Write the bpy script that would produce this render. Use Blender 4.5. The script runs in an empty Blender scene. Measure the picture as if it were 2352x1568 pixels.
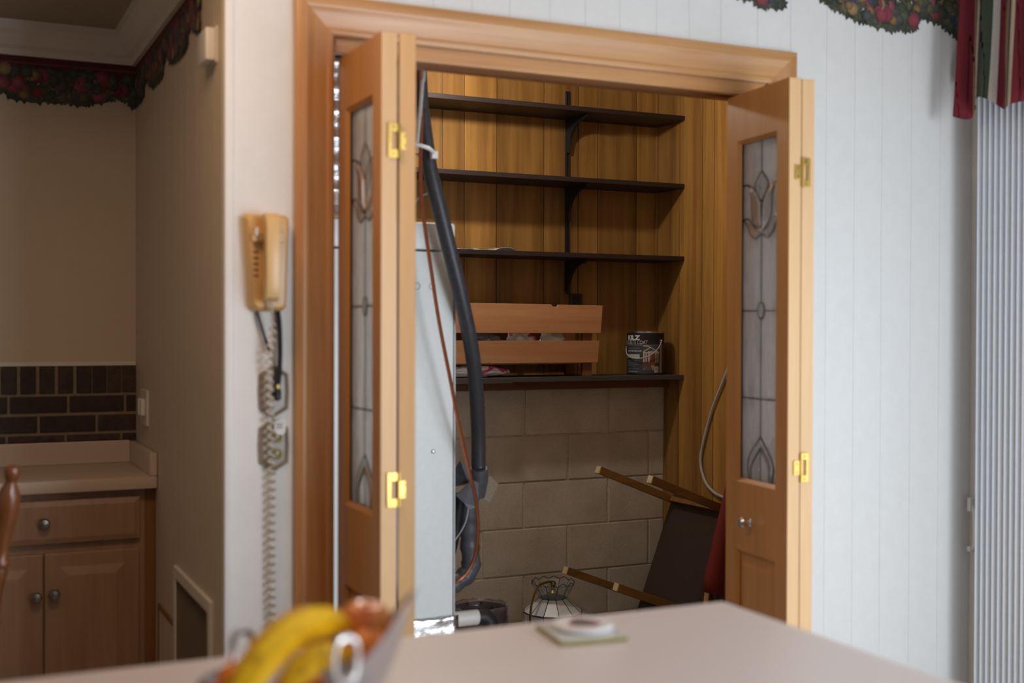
import bpy, bmesh, math, random
from mathutils import Vector, Matrix, noise
random.seed(7)
PI = math.pi
SC = bpy.context.scene
COL = SC.collection

# ------------------------------------------------------------------ camera, world, lights, exposure
cd = bpy.data.cameras.new('camera')
cam = bpy.data.objects.new('camera', cd); COL.objects.link(cam)
cd.sensor_width = 36.0; cd.lens = 2790.45 / 2352 * 36.0
cd.clip_start = 0.05; cd.clip_end = 60
_r = Vector((0.90478475, -0.42585786, 0.00310387)); _d = Vector((-0.00154081, -0.01056173, -0.99994304)); _f = Vector((0.42586638, 0.90472843, -0.01021226))
cam.matrix_world = Matrix(((_r.x, -_d.x, -_f.x, 0.0), (_r.y, -_d.y, -_f.y, -2.7), (_r.z, -_d.z, -_f.z, 1.37), (0, 0, 0, 1)))
cd.dof.use_dof = True; cd.dof.focus_distance = 5.0; cd.dof.aperture_fstop = 2.3
SC.camera = cam

w = bpy.data.worlds.new('world'); SC.world = w; w.use_nodes = True
bg = w.node_tree.nodes['Background']; bg.inputs[0].default_value = (0.86, 0.93, 1.0, 1); bg.inputs[1].default_value = 0.12

def area(name, loc, target, sx, sy, power, col):
    l = bpy.data.lights.new(name, 'AREA'); l.shape = 'RECTANGLE'; l.size = sx; l.size_y = sy; l.energy = power; l.color = col
    o = bpy.data.objects.new(name, l); COL.objects.link(o); o.location = loc
    o.rotation_euler = (Vector(target) - Vector(loc)).to_track_quat('-Z', 'Y').to_euler()
    return o
def point(name, loc, power, col, rad):
    l = bpy.data.lights.new(name, 'POINT'); l.energy = power; l.color = col; l.shadow_soft_size = rad
    o = bpy.data.objects.new(name, l); COL.objects.link(o); o.location = loc
    return o
area('sliding_door_daylight', (2.42, -1.80, 0.95), (1.55, -0.2, 0.8), 2.2, 1.7, 31, (0.78, 0.89, 1.0))
area('rear_window_daylight', (2.15, -4.3, 1.25), (2.0, 1.0, 1.0), 1.1, 1.4, 44, (0.90, 0.95, 1.0))
area('kitchen_ceiling_lamp', (0.22, -0.55, 2.40), (0.22, -0.50, 0.0), 0.4, 0.4, 7, (1.0, 0.62, 0.34))
point('closet_bulb', (1.75, 1.37, 2.41), 24, (1.0, 0.91, 0.80), 0.035)

SC.view_settings.view_transform = 'Standard'; SC.view_settings.look = 'None'
SC.view_settings.gamma = 1.0; SC.view_settings.use_curve_mapping = False; SC.view_settings.exposure = 0.0

# ------------------------------------------------------------------ materials
def lin(r, g, b):
    f = lambda c: (c / 255 / 12.92) if c <= 10 else ((c / 255 + 0.055) / 1.055) ** 2.4
    return (f(r), f(g), f(b), 1)
class NT:
    def __init__(s, name):
        s.m = bpy.data.materials.new(name); s.m.use_nodes = True
        s.t = s.m.node_tree; s.b = s.t.nodes['Principled BSDF']
    def n(s, typ, **k):
        nd = s.t.nodes.new(typ)
        for a, v in k.items():
            setattr(nd, a, v)
        return nd
    def l(s, a, b): s.t.links.new(a, b)
    def ramp(s, src, stops):
        r = s.n('ShaderNodeValToRGB'); e = r.color_ramp.elements
        while len(e) < len(stops): e.new(0.5)
        for i, (p, c) in enumerate(stops): e[i].position = p; e[i].color = c
        s.l(src, r.inputs[0]); return r.outputs[0]
    def coord(s, scale=(1, 1, 1), rnd=0.0):
        tc = s.n('ShaderNodeTexCoord'); mp = s.n('ShaderNodeMapping'); mp.inputs['Scale'].default_value = scale
        s.l(tc.outputs['Object'], mp.inputs['Vector'])
        if rnd:
            oi = s.n('ShaderNodeObjectInfo'); mu = s.n('ShaderNodeMath', operation='MULTIPLY'); mu.inputs[1].default_value = rnd
            s.l(oi.outputs['Random'], mu.inputs[0]); s.l(mu.outputs[0], mp.inputs['Location'])
        return mp.outputs[0]
    def noise(s, vec, scale, detail=4, rough=0.55, dist=0.0):
        nn = s.n('ShaderNodeTexNoise'); nn.inputs['Scale'].default_value = scale; nn.inputs['Detail'].default_value = detail
        nn.inputs['Roughness'].default_value = rough; nn.inputs['Distortion'].default_value = dist
        s.l(vec, nn.inputs['Vector']); return nn.outputs['Fac']
    def bump(s, h, strength=0.2, dist=0.002):
        b = s.n('ShaderNodeBump'); b.inputs['Strength'].default_value = strength; b.inputs['Distance'].default_value = dist
        s.l(h, b.inputs['Height']); s.l(b.outputs[0], s.b.inputs['Normal'])
    def vary(s, col, amt):
        oi = s.n('ShaderNodeObjectInfo'); mr = s.n('ShaderNodeMapRange'); mr.inputs[3].default_value = 1 - amt; mr.inputs[4].default_value = 1 + amt
        s.l(oi.outputs['Random'], mr.inputs[0]); hs = s.n('ShaderNodeHueSaturation')
        s.l(mr.outputs[0], hs.inputs['Value']); s.l(col, hs.inputs['Color']); return hs.outputs[0]
    def set(s, **k):
        for a, v in k.items(): s.b.inputs[a.replace('_', ' ')].default_value = v
        return s

def plain(name, c, rough=0.5, metal=0.0, bump=0.0, bscale=60, spread=0.08, coat=0.0):
    t = NT(name); v = t.coord()
    n = t.noise(v, bscale, 4)
    lo = tuple(x * (1 - spread) for x in c[:3]) + (1,); hi = tuple(min(1, x * (1 + spread)) for x in c[:3]) + (1,)
    t.l(t.ramp(n, [(0.3, lo), (0.7, hi)]), t.b.inputs['Base Color'])
    t.set(Roughness=rough, Metallic=metal)
    if coat: t.set(Coat_Weight=coat)
    if bump: t.bump(n, bump, 0.002)
    return t.m
def wood(name, dark, light, axis='Z', fine=38, rough=0.42, vary=0.0, coat=0.0, bump=0.12, contrast=(0.3, 0.72)):
    t = NT(name)
    sc = {'X': (0.05, 1, 1), 'Y': (1, 0.05, 1), 'Z': (1, 1, 0.05)}[axis]
    v = t.coord(sc, 9.0 if vary else 0.0)
    n1 = t.noise(v, fine, 6, 0.62, 0.6); n2 = t.noise(v, fine * 0.22, 3, 0.5, 1.2)
    mx = t.n('ShaderNodeMath', operation='ADD'); mx.use_clamp = True
    h = t.n('ShaderNodeMath', operation='MULTIPLY'); h.inputs[1].default_value = 0.5; t.l(n1, h.inputs[0])
    h2 = t.n('ShaderNodeMath', operation='MULTIPLY'); h2.inputs[1].default_value = 0.5; t.l(n2, h2.inputs[0])
    t.l(h.outputs[0], mx.inputs[0]); t.l(h2.outputs[0], mx.inputs[1])
    c = t.ramp(mx.outputs[0], [(contrast[0], dark), (contrast[1], light)])
    if vary: c = t.vary(c, vary)
    t.l(c, t.b.inputs['Base Color']); t.set(Roughness=rough)
    if coat: t.set(Coat_Weight=coat, Coat_Roughness=0.25)
    t.bump(n1, bump, 0.001)
    return t.m
def attr_mat(name, rough=0.7):
    t = NT(name); a = t.n('ShaderNodeAttribute'); a.attribute_name = 'Col'
    v = t.coord(); n = t.noise(v, 220, 3)
    mx = t.n('ShaderNodeMix', data_type='RGBA', blend_type='MULTIPLY'); mx.inputs[0].default_value = 0.5
    t.l(a.outputs['Color'], mx.inputs[6]); t.l(t.ramp(n, [(0.3, (0.6, 0.6, 0.6, 1)), (0.7, (1, 1, 1, 1))]), mx.inputs[7])
    t.l(mx.outputs[2], t.b.inputs['Base Color']); t.set(Roughness=rough)
    return t.m
def glass(name, c, rough=0.12, bscale=45, bst=0.5, trans=0.9, ior=1.45, scatter=0.0):
    t = NT(name); t.set(Base_Color=c, Roughness=rough, Transmission_Weight=trans, IOR=ior)
    t.bump(t.noise(t.coord((1, 1, 0.45)), bscale, 3), bst, 0.002)
    if scatter:
        tr = t.n('ShaderNodeBsdfTranslucent'); tr.inputs['Color'].default_value = (0.86, 0.88, 0.90, 1)
        df = t.n('ShaderNodeBsdfDiffuse'); df.inputs['Color'].default_value = (0.78, 0.79, 0.80, 1)
        m1 = t.n('ShaderNodeMixShader'); m1.inputs[0].default_value = 0.4; t.l(tr.outputs[0], m1.inputs[1]); t.l(df.outputs[0], m1.inputs[2])
        mx = t.n('ShaderNodeMixShader'); v = t.noise(t.coord((1, 1, 0.3)), 30, 3)
        r = t.n('ShaderNodeMapRange'); r.inputs[1].default_value = 0.3; r.inputs[2].default_value = 0.7; r.inputs[3].default_value = scatter - 0.18; r.inputs[4].default_value = scatter + 0.18
        t.l(v, r.inputs[0]); t.l(r.outputs[0], mx.inputs[0]); t.l(t.b.outputs[0], mx.inputs[1]); t.l(m1.outputs[0], mx.inputs[2])
        t.l(mx.outputs[0], t.t.nodes['Material Output'].inputs['Surface'])
    return t.m

M = {}
M['wall'] = plain('painted_panelling', (0.80, 0.79, 0.775, 1), 0.45, bump=0.05, bscale=24, spread=0.02)
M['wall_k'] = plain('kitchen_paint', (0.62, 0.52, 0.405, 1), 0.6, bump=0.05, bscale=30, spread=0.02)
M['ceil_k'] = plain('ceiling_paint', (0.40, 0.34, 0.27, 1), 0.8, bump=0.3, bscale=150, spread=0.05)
M['trimwhite'] = plain('white_moulding', (0.74, 0.69, 0.62, 1), 0.4, spread=0.02)
M['floor'] = plain('vinyl_floor', (0.42, 0.33, 0.24, 1), 0.4, bump=0.05, bscale=14, spread=0.15)
M['slab'] = plain('concrete_slab', (0.24, 0.21, 0.18, 1), 0.85, bump=0.3, bscale=40, spread=0.15)
M['oak_z'] = wood('honey_oak_upright', (0.47, 0.20, 0.065, 1), (0.68, 0.36, 0.145, 1), 'Z', 55, 0.33, coat=0.25)
M['oak_x'] = wood('honey_oak_level', (0.50, 0.23, 0.08, 1), (0.70, 0.38, 0.155, 1), 'X', 55, 0.33, coat=0.25)
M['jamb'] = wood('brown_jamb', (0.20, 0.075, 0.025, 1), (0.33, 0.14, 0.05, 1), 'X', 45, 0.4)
M['pine_z'] = wood('amber_pine_door', (0.43, 0.185, 0.045, 1), (0.58, 0.28, 0.082, 1), 'Z', 45, 0.36, coat=0.2, bump=0.05)
M['pine_edge'] = wood('pale_pine_edge', (0.72, 0.43, 0.20, 1), (0.82, 0.53, 0.27, 1), 'Z', 60, 0.45, bump=0.05)
M['panel'] = wood('walnut_panelling', (0.17, 0.068, 0.013, 1), (0.52, 0.275, 0.070, 1), 'Z', 24, 0.4, vary=0.25, contrast=(0.33, 0.68))
M['shelf'] = wood('dark_stained_shelf', (0.010, 0.006, 0.006, 1), (0.028, 0.016, 0.016, 1), 'X', 50, 0.5)
M['dusty'] = wood('dusty_shelf', (0.035, 0.026, 0.025, 1), (0.085, 0.068, 0.062, 1), 'X', 50, 0.6)
M['ledger'] = wood('ledger_board', (0.11, 0.038, 0.012, 1), (0.22, 0.085, 0.03, 1), 'X', 40, 0.5)
M['crate'] = wood('crate_pine', (0.33, 0.145, 0.06, 1), (0.50, 0.26, 0.125, 1), 'X', 30, 0.42, vary=0.1)
M['pickled'] = wood('pickled_oak', (0.30, 0.175, 0.10, 1), (0.42, 0.265, 0.165, 1), 'Z', 60, 0.4)
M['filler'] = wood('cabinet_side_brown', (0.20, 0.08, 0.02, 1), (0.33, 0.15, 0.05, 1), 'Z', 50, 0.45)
M['chair'] = wood('cherry_chair', (0.13, 0.04, 0.014, 1), (0.28, 0.10, 0.035, 1), 'Z', 40, 0.22, coat=0.5)
M['tableleg'] = wood('brown_table_leg', (0.15, 0.068, 0.018, 1), (0.33, 0.165, 0.05, 1), 'X', 30, 0.45)
M['endgrain'] = plain('end_grain', (0.66, 0.52, 0.29, 1), 0.6)
M['tabletop_dark'] = plain('dark_brown_laminate', (0.052, 0.034, 0.026, 1), 0.4, spread=0.1)
M['stick'] = wood('pale_stick', (0.38, 0.2, 0.07, 1), (0.5, 0.29, 0.11, 1), 'Z', 40, 0.5)
M['laminate'] = plain('pinkish_laminate', (0.72, 0.65, 0.64, 1), 0.42, bscale=300, spread=0.05)
M['lam_k'] = plain('almond_laminate', (0.62, 0.50, 0.41, 1), 0.4, bscale=300, spread=0.04)
M['base_panel'] = plain('peninsula_base', (0.45, 0.38, 0.32, 1), 0.5)
M['almond'] = plain('almond_plastic', (0.70, 0.43, 0.165, 1), 0.3, spread=0.02)
M['almond2'] = plain('almond_plastic_light', (0.74, 0.48, 0.21, 1), 0.3, spread=0.02)
M['cordw'] = plain('cord_offwhite', (0.60, 0.54, 0.46, 1), 0.35, spread=0.03)
M['black'] = plain('black_rubber', (0.018, 0.018, 0.022, 1), 0.42, spread=0.2)
M['foam'] = plain('black_foam_sleeve', (0.04, 0.042, 0.052, 1), 0.42, bump=0.2, bscale=90, spread=0.25)
M['iron'] = plain('black_steel', (0.012, 0.011, 0.013, 1), 0.5)
M['plate'] = plain('taupe_plate', (0.29, 0.24, 0.185, 1), 0.25, spread=0.03)
M['whitep'] = plain('white_plastic', (0.78, 0.76, 0.72, 1), 0.35, spread=0.02)
M['inkgrey'] = plain('grey_ink', (0.14, 0.13, 0.13, 1), 0.6)
M['brass'] = plain('brass', (0.72, 0.48, 0.13, 1), 0.28, 1.0, spread=0.06)
M['oldbrass'] = plain('aged_brass', (0.30, 0.19, 0.05, 1), 0.35, 0.9, spread=0.2)
M['chrome'] = plain('chrome', (0.72, 0.72, 0.72, 1), 0.12, 1.0, spread=0.02)
M['nickel'] = plain('dull_nickel', (0.35, 0.33, 0.30, 1), 0.3, 1.0, spread=0.04)
M['silver'] = plain('silver_bowl', (0.66, 0.65, 0.68, 1), 0.27, 1.0, spread=0.04)
M['copper'] = plain('copper_tube', (0.46, 0.17, 0.085, 1), 0.3, 0.9, spread=0.1)
M['foil'] = plain('foil', (0.72, 0.74, 0.78, 1), 0.26, 1.0, bump=0.9, bscale=70, spread=0.1)
M['cabinetw'] = plain('white_enamel', (0.82, 0.86, 0.865, 1), 0.35, spread=0.02)
M['greyp'] = plain('grey_conduit', (0.44, 0.45, 0.46, 1), 0.4)
M['wrap'] = plain('grey_tape_wrap', (0.085, 0.087, 0.105, 1), 0.4, bump=0.4, bscale=35, spread=0.25)
M['lead'] = plain('lead_came', (0.035, 0.033, 0.036, 1), 0.38, 0.6, spread=0.2)
M['zip'] = plain('white_tie', (0.85, 0.86, 0.88, 1), 0.3)
M['redbrown'] = plain('red_brown_pipe', (0.10, 0.028, 0.018, 1), 0.4)
M['mortar_d'] = plain('brick_mortar', (0.27, 0.215, 0.14, 1), 0.9, bump=0.3, bscale=80, spread=0.15)
M['mortar_b'] = plain('block_mortar', (0.58, 0.49, 0.37, 1), 0.9, bump=0.4, bscale=60, spread=0.2)
M['glass'] = glass('seedy_glass', (0.95, 0.96, 0.96, 1), 0.14, 38, 0.5, 1.0, 1.2, 0.60)
M['bevelglass'] = glass('bevelled_clear_glass', (0.95, 0.97, 0.97, 1), 0.05, 16, 0.3, 1.0, 1.25, 0.30)
M['window'] = glass('window_glass', (0.95, 0.98, 0.98, 1), 0.02, 4, 0.02, 0.95)
M['lampglass'] = glass('opal_lamp_glass', (0.80, 0.83, 0.88, 1), 0.3, 30, 0.1, 0.25)
M['clearlamp'] = glass('clear_lamp_glass', (0.80, 0.84, 0.86, 1), 0.06, 20, 0.2, 0.9)
M['film'] = glass('clear_film', (0.9, 0.92, 0.95, 1), 0.12, 60, 0.8, 0.55)
M['vane'] = plain('blind_vane', (0.82, 0.88, 0.97, 1), 0.55, spread=0.02)
M['frame_w'] = plain('slider_frame', (0.60, 0.58, 0.55, 1), 0.45)
M['print'] = attr_mat('printed_paper', 0.7)
M['stripe'] = attr_mat('striped_cloth', 0.85)
M['red'] = plain('red_canvas', (0.18, 0.012, 0.008, 1), 0.8, bump=0.2, bscale=120, spread=0.15)
M['maroontube'] = plain('maroon_tube', (0.10, 0.014, 0.012, 1), 0.4)
M['can_black'] = plain('can_black', (0.008, 0.008, 0.009, 1), 0.4)
M['can_slate'] = plain('can_slate', (0.040, 0.041, 0.058, 1), 0.4)
M['tin'] = plain('tin', (0.55, 0.55, 0.56, 1), 0.25, 1.0)
M['olive'] = plain('olive_glass_edge', (0.30, 0.24, 0.05, 1), 0.2)
M['tile_top'] = plain('pale_tile', (0.66, 0.70, 0.70, 1), 0.2, spread=0.03)
M['coaster'] = plain('white_coaster', (0.76, 0.73, 0.74, 1), 0.35, spread=0.02)
M['binplastic'] = plain('dark_bin', (0.05, 0.034, 0.032, 1), 0.3)
M['liner'] = glass('clear_liner', (0.70, 0.62, 0.66, 1), 0.12, 40, 0.9, 0.85)
M['paper'] = plain('white_paper', (0.80, 0.79, 0.79, 1), 0.7)

def banana_mat():
    t = NT('banana_skin'); v = t.coord(); n = t.noise(v, 60, 5)
    t.l(t.ramp(n, [(0.30, (0.50, 0.22, 0.01, 1)), (0.42, (0.90, 0.50, 0.006, 1)), (0.75, (0.95, 0.58, 0.010, 1))]), t.b.inputs['Base Color']); t.set(Roughness=0.38); return t.m
M['banana'] = banana_mat()
M['stalk'] = plain('banana_stalk', (0.16, 0.09, 0.02, 1), 0.7)
M['orange'] = plain('orange_peel', (0.95, 0.25, 0.012, 1), 0.32, bump=0.4, bscale=260, spread=0.08)
def peach_mat():
    t = NT('blushed_apple'); v = t.coord((1, 1, 0.5)); n = t.noise(v, 22, 4)
    t.l(t.ramp(n, [(0.34, (0.75, 0.10, 0.025, 1)), (0.52, (0.93, 0.34, 0.075, 1))]), t.b.inputs['Base Color']); t.set(Roughness=0.22); return t.m
M['apple'] = peach_mat()
def brick_mat():
    t = NT('brown_brick'); v = t.coord((1, 1, 1), 6); n = t.noise(v, 50, 5)
    c = t.ramp(n, [(0.3, (0.020, 0.012, 0.009, 1)), (0.7, (0.062, 0.030, 0.019, 1))])
    t.l(t.vary(c, 0.45), t.b.inputs['Base Color']); t.set(Roughness=0.55); t.bump(n, 0.4, 0.002); return t.m
M['brick'] = brick_mat()
def block_mat():
    t = NT('concrete_block'); v = t.coord((1, 1, 1), 5); n = t.noise(v, 190, 3, 0.7); n2 = t.noise(v, 7, 3)
    a = t.n('ShaderNodeMix', data_type='RGBA', blend_type='MULTIPLY'); a.inputs[0].default_value = 1
    t.l(t.ramp(n, [(0.25, (0.30, 0.255, 0.205, 1)), (0.42, (0.58, 0.515, 0.43, 1)), (0.8, (0.66, 0.59, 0.50, 1))]), a.inputs[6])
    t.l(t.ramp(n2, [(0.3, (0.80, 0.78, 0.74, 1)), (0.7, (1, 1, 1, 1))]), a.inputs[7])
    t.l(t.vary(a.outputs[2], 0.06), t.b.inputs['Base Color']); t.set(Roughness=0.95); t.bump(n, 0.6, 0.003); return t.m
M['block'] = block_mat()
def bag_mat(name, lo, hi, a, b):
    t = NT(name); v = t.coord((1, 1, 2.0)); n = t.noise(v, 14, 2, 0.4, 0.8); k = t.noise(t.coord(), 55, 4)
    t.l(t.ramp(n, [(a, lo), (b, hi)]), t.b.inputs['Base Color']); t.set(Roughness=0.25); t.bump(k, 1.0, 0.006); return t.m
M['bag'] = bag_mat('white_bag', (0.86, 0.85, 0.87, 1), (0.93, 0.92, 0.93, 1), 0.4, 0.6)
M['bagp'] = bag_mat('pink_print_bag', (0.90, 0.88, 0.90, 1), (0.70, 0.10, 0.25, 1), 0.53, 0.58)
M['bagg'] = bag_mat('grey_bag', (0.16, 0.15, 0.16, 1), (0.30, 0.28, 0.29, 1), 0.4, 0.6)

# ------------------------------------------------------------------ mesh builder
ORG = {}
class MB:
    def __init__(s): s.v = []; s.f = []; s.c = []
    def add(s, vs, fs, col=None):
        o = len(s.v); s.v += [tuple(p) for p in vs]; s.f += [tuple(i + o for i in f) for f in fs]; s.c += [col] * len(fs); return s
    def box(s, x0, x1, y0, y1, z0, z1):
        return s.add([(x0, y0, z0), (x1, y0, z0), (x1, y1, z0), (x0, y1, z0), (x0, y0, z1), (x1, y0, z1), (x1, y1, z1), (x0, y1, z1)],
                     [(0, 3, 2, 1), (4, 5, 6, 7), (0, 1, 5, 4), (1, 2, 6, 5), (2, 3, 7, 6), (3, 0, 4, 7)])
    def loft(s, loops, cap=True, closed=True, col=None):
        n = len(loops[0]); vs = [p for l in loops for p in l]; fs = []
        for k in range(len(loops) - 1):
            for i in range(n if closed else n - 1):
                j = (i + 1) % n; fs.append((k * n + i, k * n + j, (k + 1) * n + j, (k + 1) * n + i))
        if cap:
            fs.append(tuple(reversed(range(n)))); fs.append(tuple(range((len(loops) - 1) * n, len(loops) * n)))
        return s.add(vs, fs, col)
    def tube(s, path, r, n=8, cap=True, flat=1.0):
        P = [Vector(p) for p in path]; L = []
        t0 = (P[1] - P[0]).normalized(); up = Vector((0, 0, 1)) if abs(t0.z) < 0.9 else Vector((0, 1, 0))
        a = t0.cross(up).normalized()
        for i, p in enumerate(P):
            t = (P[min(i + 1, len(P) - 1)] - P[max(i - 1, 0)]).normalized()
            a = (a - t * a.dot(t)).normalized(); b = t.cross(a)
            rr = r[i] if isinstance(r, (list, tuple)) else r
            L.append([p + (a * math.cos(2 * PI * k / n) + b * math.sin(2 * PI * k / n) * flat) * rr for k in range(n)])
        return s.loft(L, cap)
    def lathe(s, prof, org=(0, 0, 0), axis=(0, 0, 1), n=24):
        ax = Vector(axis).normalized(); a = ax.orthogonal().normalized(); b = ax.cross(a); o = Vector(org)
        L = [[o + ax * h + (a * math.cos(2 * PI * k / n) + b * math.sin(2 * PI * k / n)) * max(r, 1e-4) for k in range(n)] for r, h in prof]
        return s.loft(L, True)
    def ball(s, c, r, n=20, sz=1.0):
        return s.lathe([(r * math.sin(PI * i / 12), -r * sz * math.cos(PI * i / 12)) for i in range(13)], c, (0, 0, 1), n)
    def poly(s, pts, col=None): return s.add(pts, [tuple(range(len(pts)))], col)
    def build(s, name, mat, parent=None, bevel=0, smooth=False, org=None, local=False, seg=2):
        me = bpy.data.meshes.new(name)
        if org is None: org = ORG.get(parent.name, Vector()) if parent is not None else Vector()
        org = Vector(org) if not local else Vector()
        me.from_pydata([tuple(Vector(p) - org) for p in s.v], [], s.f)
        bm = bmesh.new(); bm.from_mesh(me)
        bmesh.ops.recalc_face_normals(bm, faces=bm.faces)
        if bevel:
            es = [e for e in bm.edges if len(e.link_faces) == 2 and e.calc_face_angle(0) > 0.5]
            bmesh.ops.bevel(bm, geom=es, offset=bevel, segments=seg, affect='EDGES', profile=0.6, clamp_overlap=True)
        bm.to_mesh(me); bm.free()
        if any(c is not None for c in s.c):
            ca = me.color_attributes.new('Col', 'FLOAT_COLOR', 'CORNER')
            for p, c in zip(me.polygons, s.c):
                for li in p.loop_indices: ca.data[li].color = c or (1, 1, 1, 1)
        if smooth:
            for p in me.polygons: p.use_smooth = True
            me.set_sharp_from_angle(angle=math.radians(38))
        me.materials.append(mat)
        o = bpy.data.objects.new(name, me); COL.objects.link(o)
        if parent is not None: o.parent = parent
        else: o.location = org
        ORG[o.name] = org
        return o
def tag(o, label, cat, group=None):
    o['label'] = label; o['category'] = cat
    if group: o['group'] = group
    return o
def thing(name, label, cat, loc=(0, 0, 0), group=None, rot=None):
    o = bpy.data.objects.new(name, None); COL.objects.link(o); o.location = loc; o.empty_display_size = 0.05
    if rot: o.rotation_euler = rot
    ORG[o.name] = Vector(loc)
    return tag(o, label, cat, group)
def struct(o): o['kind'] = 'structure'; return o
def frame(name, loc=(0, 0, 0)):
    o = bpy.data.objects.new(name, None); COL.objects.link(o); o.location = loc; ORG[o.name] = Vector(loc); return struct(o)
def dup(o, parent=None, loc=None):
    c = o.copy(); COL.objects.link(c)
    if parent is not None: c.parent = parent
    if loc is not None: c.location = loc
    ORG[c.name] = ORG.get(o.name, Vector())
    return c
def dup_tree(o, parent=None):
    c = dup(o, parent)
    for ch in list(o.children):
        d = dup(ch, c)
        for g in list(ch.children): dup(g, d)
    return c
def box(name, mat, d, parent=None, bevel=0.0, smooth=False, org=None):
    return MB().box(*d).build(name, mat, parent, bevel, smooth, org)
def smooth_path(pts, k=6):
    P = [Vector(p) for p in pts]; out = []
    for i in range(len(P) - 1):
        a, b, c, d = P[max(i - 1, 0)], P[i], P[i + 1], P[min(i + 2, len(P) - 1)]
        for j in range(k):
            t = j / k
            out.append(0.5 * ((2 * b) + (c - a) * t + (2 * a - 5 * b + 4 * c - d) * t * t + (3 * b - a - 3 * c + d) * t ** 3))
    out.append(P[-1]); return out

# ------------------------------------------------------------------ room shell
XC = 0.567          # free end of the closet wall / face of the passage wall
XR = 2.78           # right wall of the dining area
XCR = 3.018         # right wall of the closet
struct(box('floor', M['floor'], (-2.2, 4.0, -4.6, 1.5, -0.06, 0)))
struct(box('floor', M['slab'], (0.70, 3.2, 0.13, 2.3, 0.0, 0.012)))
struct(box('ceiling', M['wall'], (-2.2, 4.0, -4.6, 0.0, 2.44, 2.5)))
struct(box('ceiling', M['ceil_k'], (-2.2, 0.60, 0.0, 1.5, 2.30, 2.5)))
struct(box('ceiling', M['wall_k'], (0.60, 3.2, 0.12, 2.3, 2.62, 2.7)))
struct(box('wall_left_blocker', M['wall_k'], (-2.2, -2.1, -4.6, 1.5, 0, 2.44)))  # unseen wall, put in to keep world light out of the kitchen
# closet front wall, with thin vertical panel boards on its face
wf = MB(); wf.box(XC + 0.004, 0.80, 0.0, 0.12, 0, 2.44).box(2.045, 3.1, 0.0, 0.12, 0, 2.44).box(0.80, 2.045, 0.0, 0.12, 2.035, 2.62)
wf = struct(wf.build('wall_front', M['wall']))
def board(x0, x1, z0, z1): box('panel_board', M['wall'], (x0 + 0.0003, x1 - 0.0003, -0.004, 0.0, z0, z1), wf, 0.0004)
board(XC + 0.02, 0.725, 0, 2.44)
xs = [2.11, 2.235, 2.335, 2.435, 2.545, 2.655, XR]
for a, b in zip(xs[:-1], xs[1:]): board(a, b, 0, 2.44)
xs = [0.725, 0.82, 0.95, 1.06, 1.16, 1.26, 1.37, 1.47, 1.57, 1.68, 1.78, 1.88, 2.0, 2.11]
for a, b in zip(xs[:-1], xs[1:]): board(a, b, 2.11, 2.44)
struct(box('trim_1', M['wall'], (XC, XC + 0.02, -0.009, 0.02, 0, 2.44), None, 0.004, True))
# passage wall running back into the kitchen
wp = struct(box('wall_passage', M['wall_k'], (XC + 0.003, 0.70, 0.02, 1.40, 0, 2.5)))
ys = [0.021, 0.10, 0.21, 0.31, 0.43, 0.53, 0.62, 0.73, 0.84, 0.95, 1.05, 1.16, 1.25, 1.335]
for a, b in zip(ys[:-1], ys[1:]): box('panel_board', M['wall_k'], (XC, XC + 0.003, a + 0.0007, b - 0.0007, 0, 2.30), wp, 0.0006)
wk = struct(box('wall_kitchen', M['wall_k'], (-2.2, 0.70, 1.335, 1.5, 0, 2.5)))
struct(box('trim_2', M['trimwhite'], (-2.1, XC - 0.001, 1.325, 1.335, 1.251, 1.263)))
# crown moulding
cp = [(0.0, 2.205), (0.012, 2.205), (0.016, 2.222), (0.03, 2.232), (0.05, 2.262), (0.066, 2.275), (0.07, 2.30), (0.0, 2.30)]
struct(MB().loft([[(-2.1, 1.335 - u, z) for u, z in cp], [(XC - 0.001 - u, 1.335 - u, z) for u, z in cp]]).build('trim_3', M['trimwhite']))
struct(MB().loft([[(XC - 0.001 - u, 1.335 - u, z) for u, z in cp], [(XC - 0.001 - u, 0.0, z) for u, z in cp]]).build('trim_4', M['trimwhite']))
# right wall with the sliding glass door
wr = MB(); wr.box(XR, XR + 0.12, -0.10, 0.12, 0, 2.44).box(XR, XR + 0.12, -4.6, -2.1, 0, 2.44).box(XR, XR + 0.12, -2.1, -0.10, 2.06, 2.44)
struct(wr.build('wall_right', M['wall']))
win = frame('window_1', (XR, -1.1, 0))
fr = MB().box(XR - 0.012, XR + 0.06, -0.16, -0.045, 0, 2.1).box(XR - 0.012, XR + 0.06, -2.15, -2.09, 0, 2.1).box(XR - 0.012, XR + 0.06, -2.09, -0.16, 2.03, 2.1).box(XR - 0.012, XR + 0.06, -2.09, -0.16, 0, 0.05).box(XR + 0.01, XR + 0.05, -1.16, -1.09, 0.05, 2.03)
fr.build('sash_frame', M['frame_w'], win)
box('glass_pane', M['window'], (XR + 0.025, XR + 0.031, -1.09, -0.16, 0.05, 2.03), win)
box('glass_pane', M['window'], (XR + 0.025, XR + 0.031, -2.09, -1.16, 0.05, 2.03), win)

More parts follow.
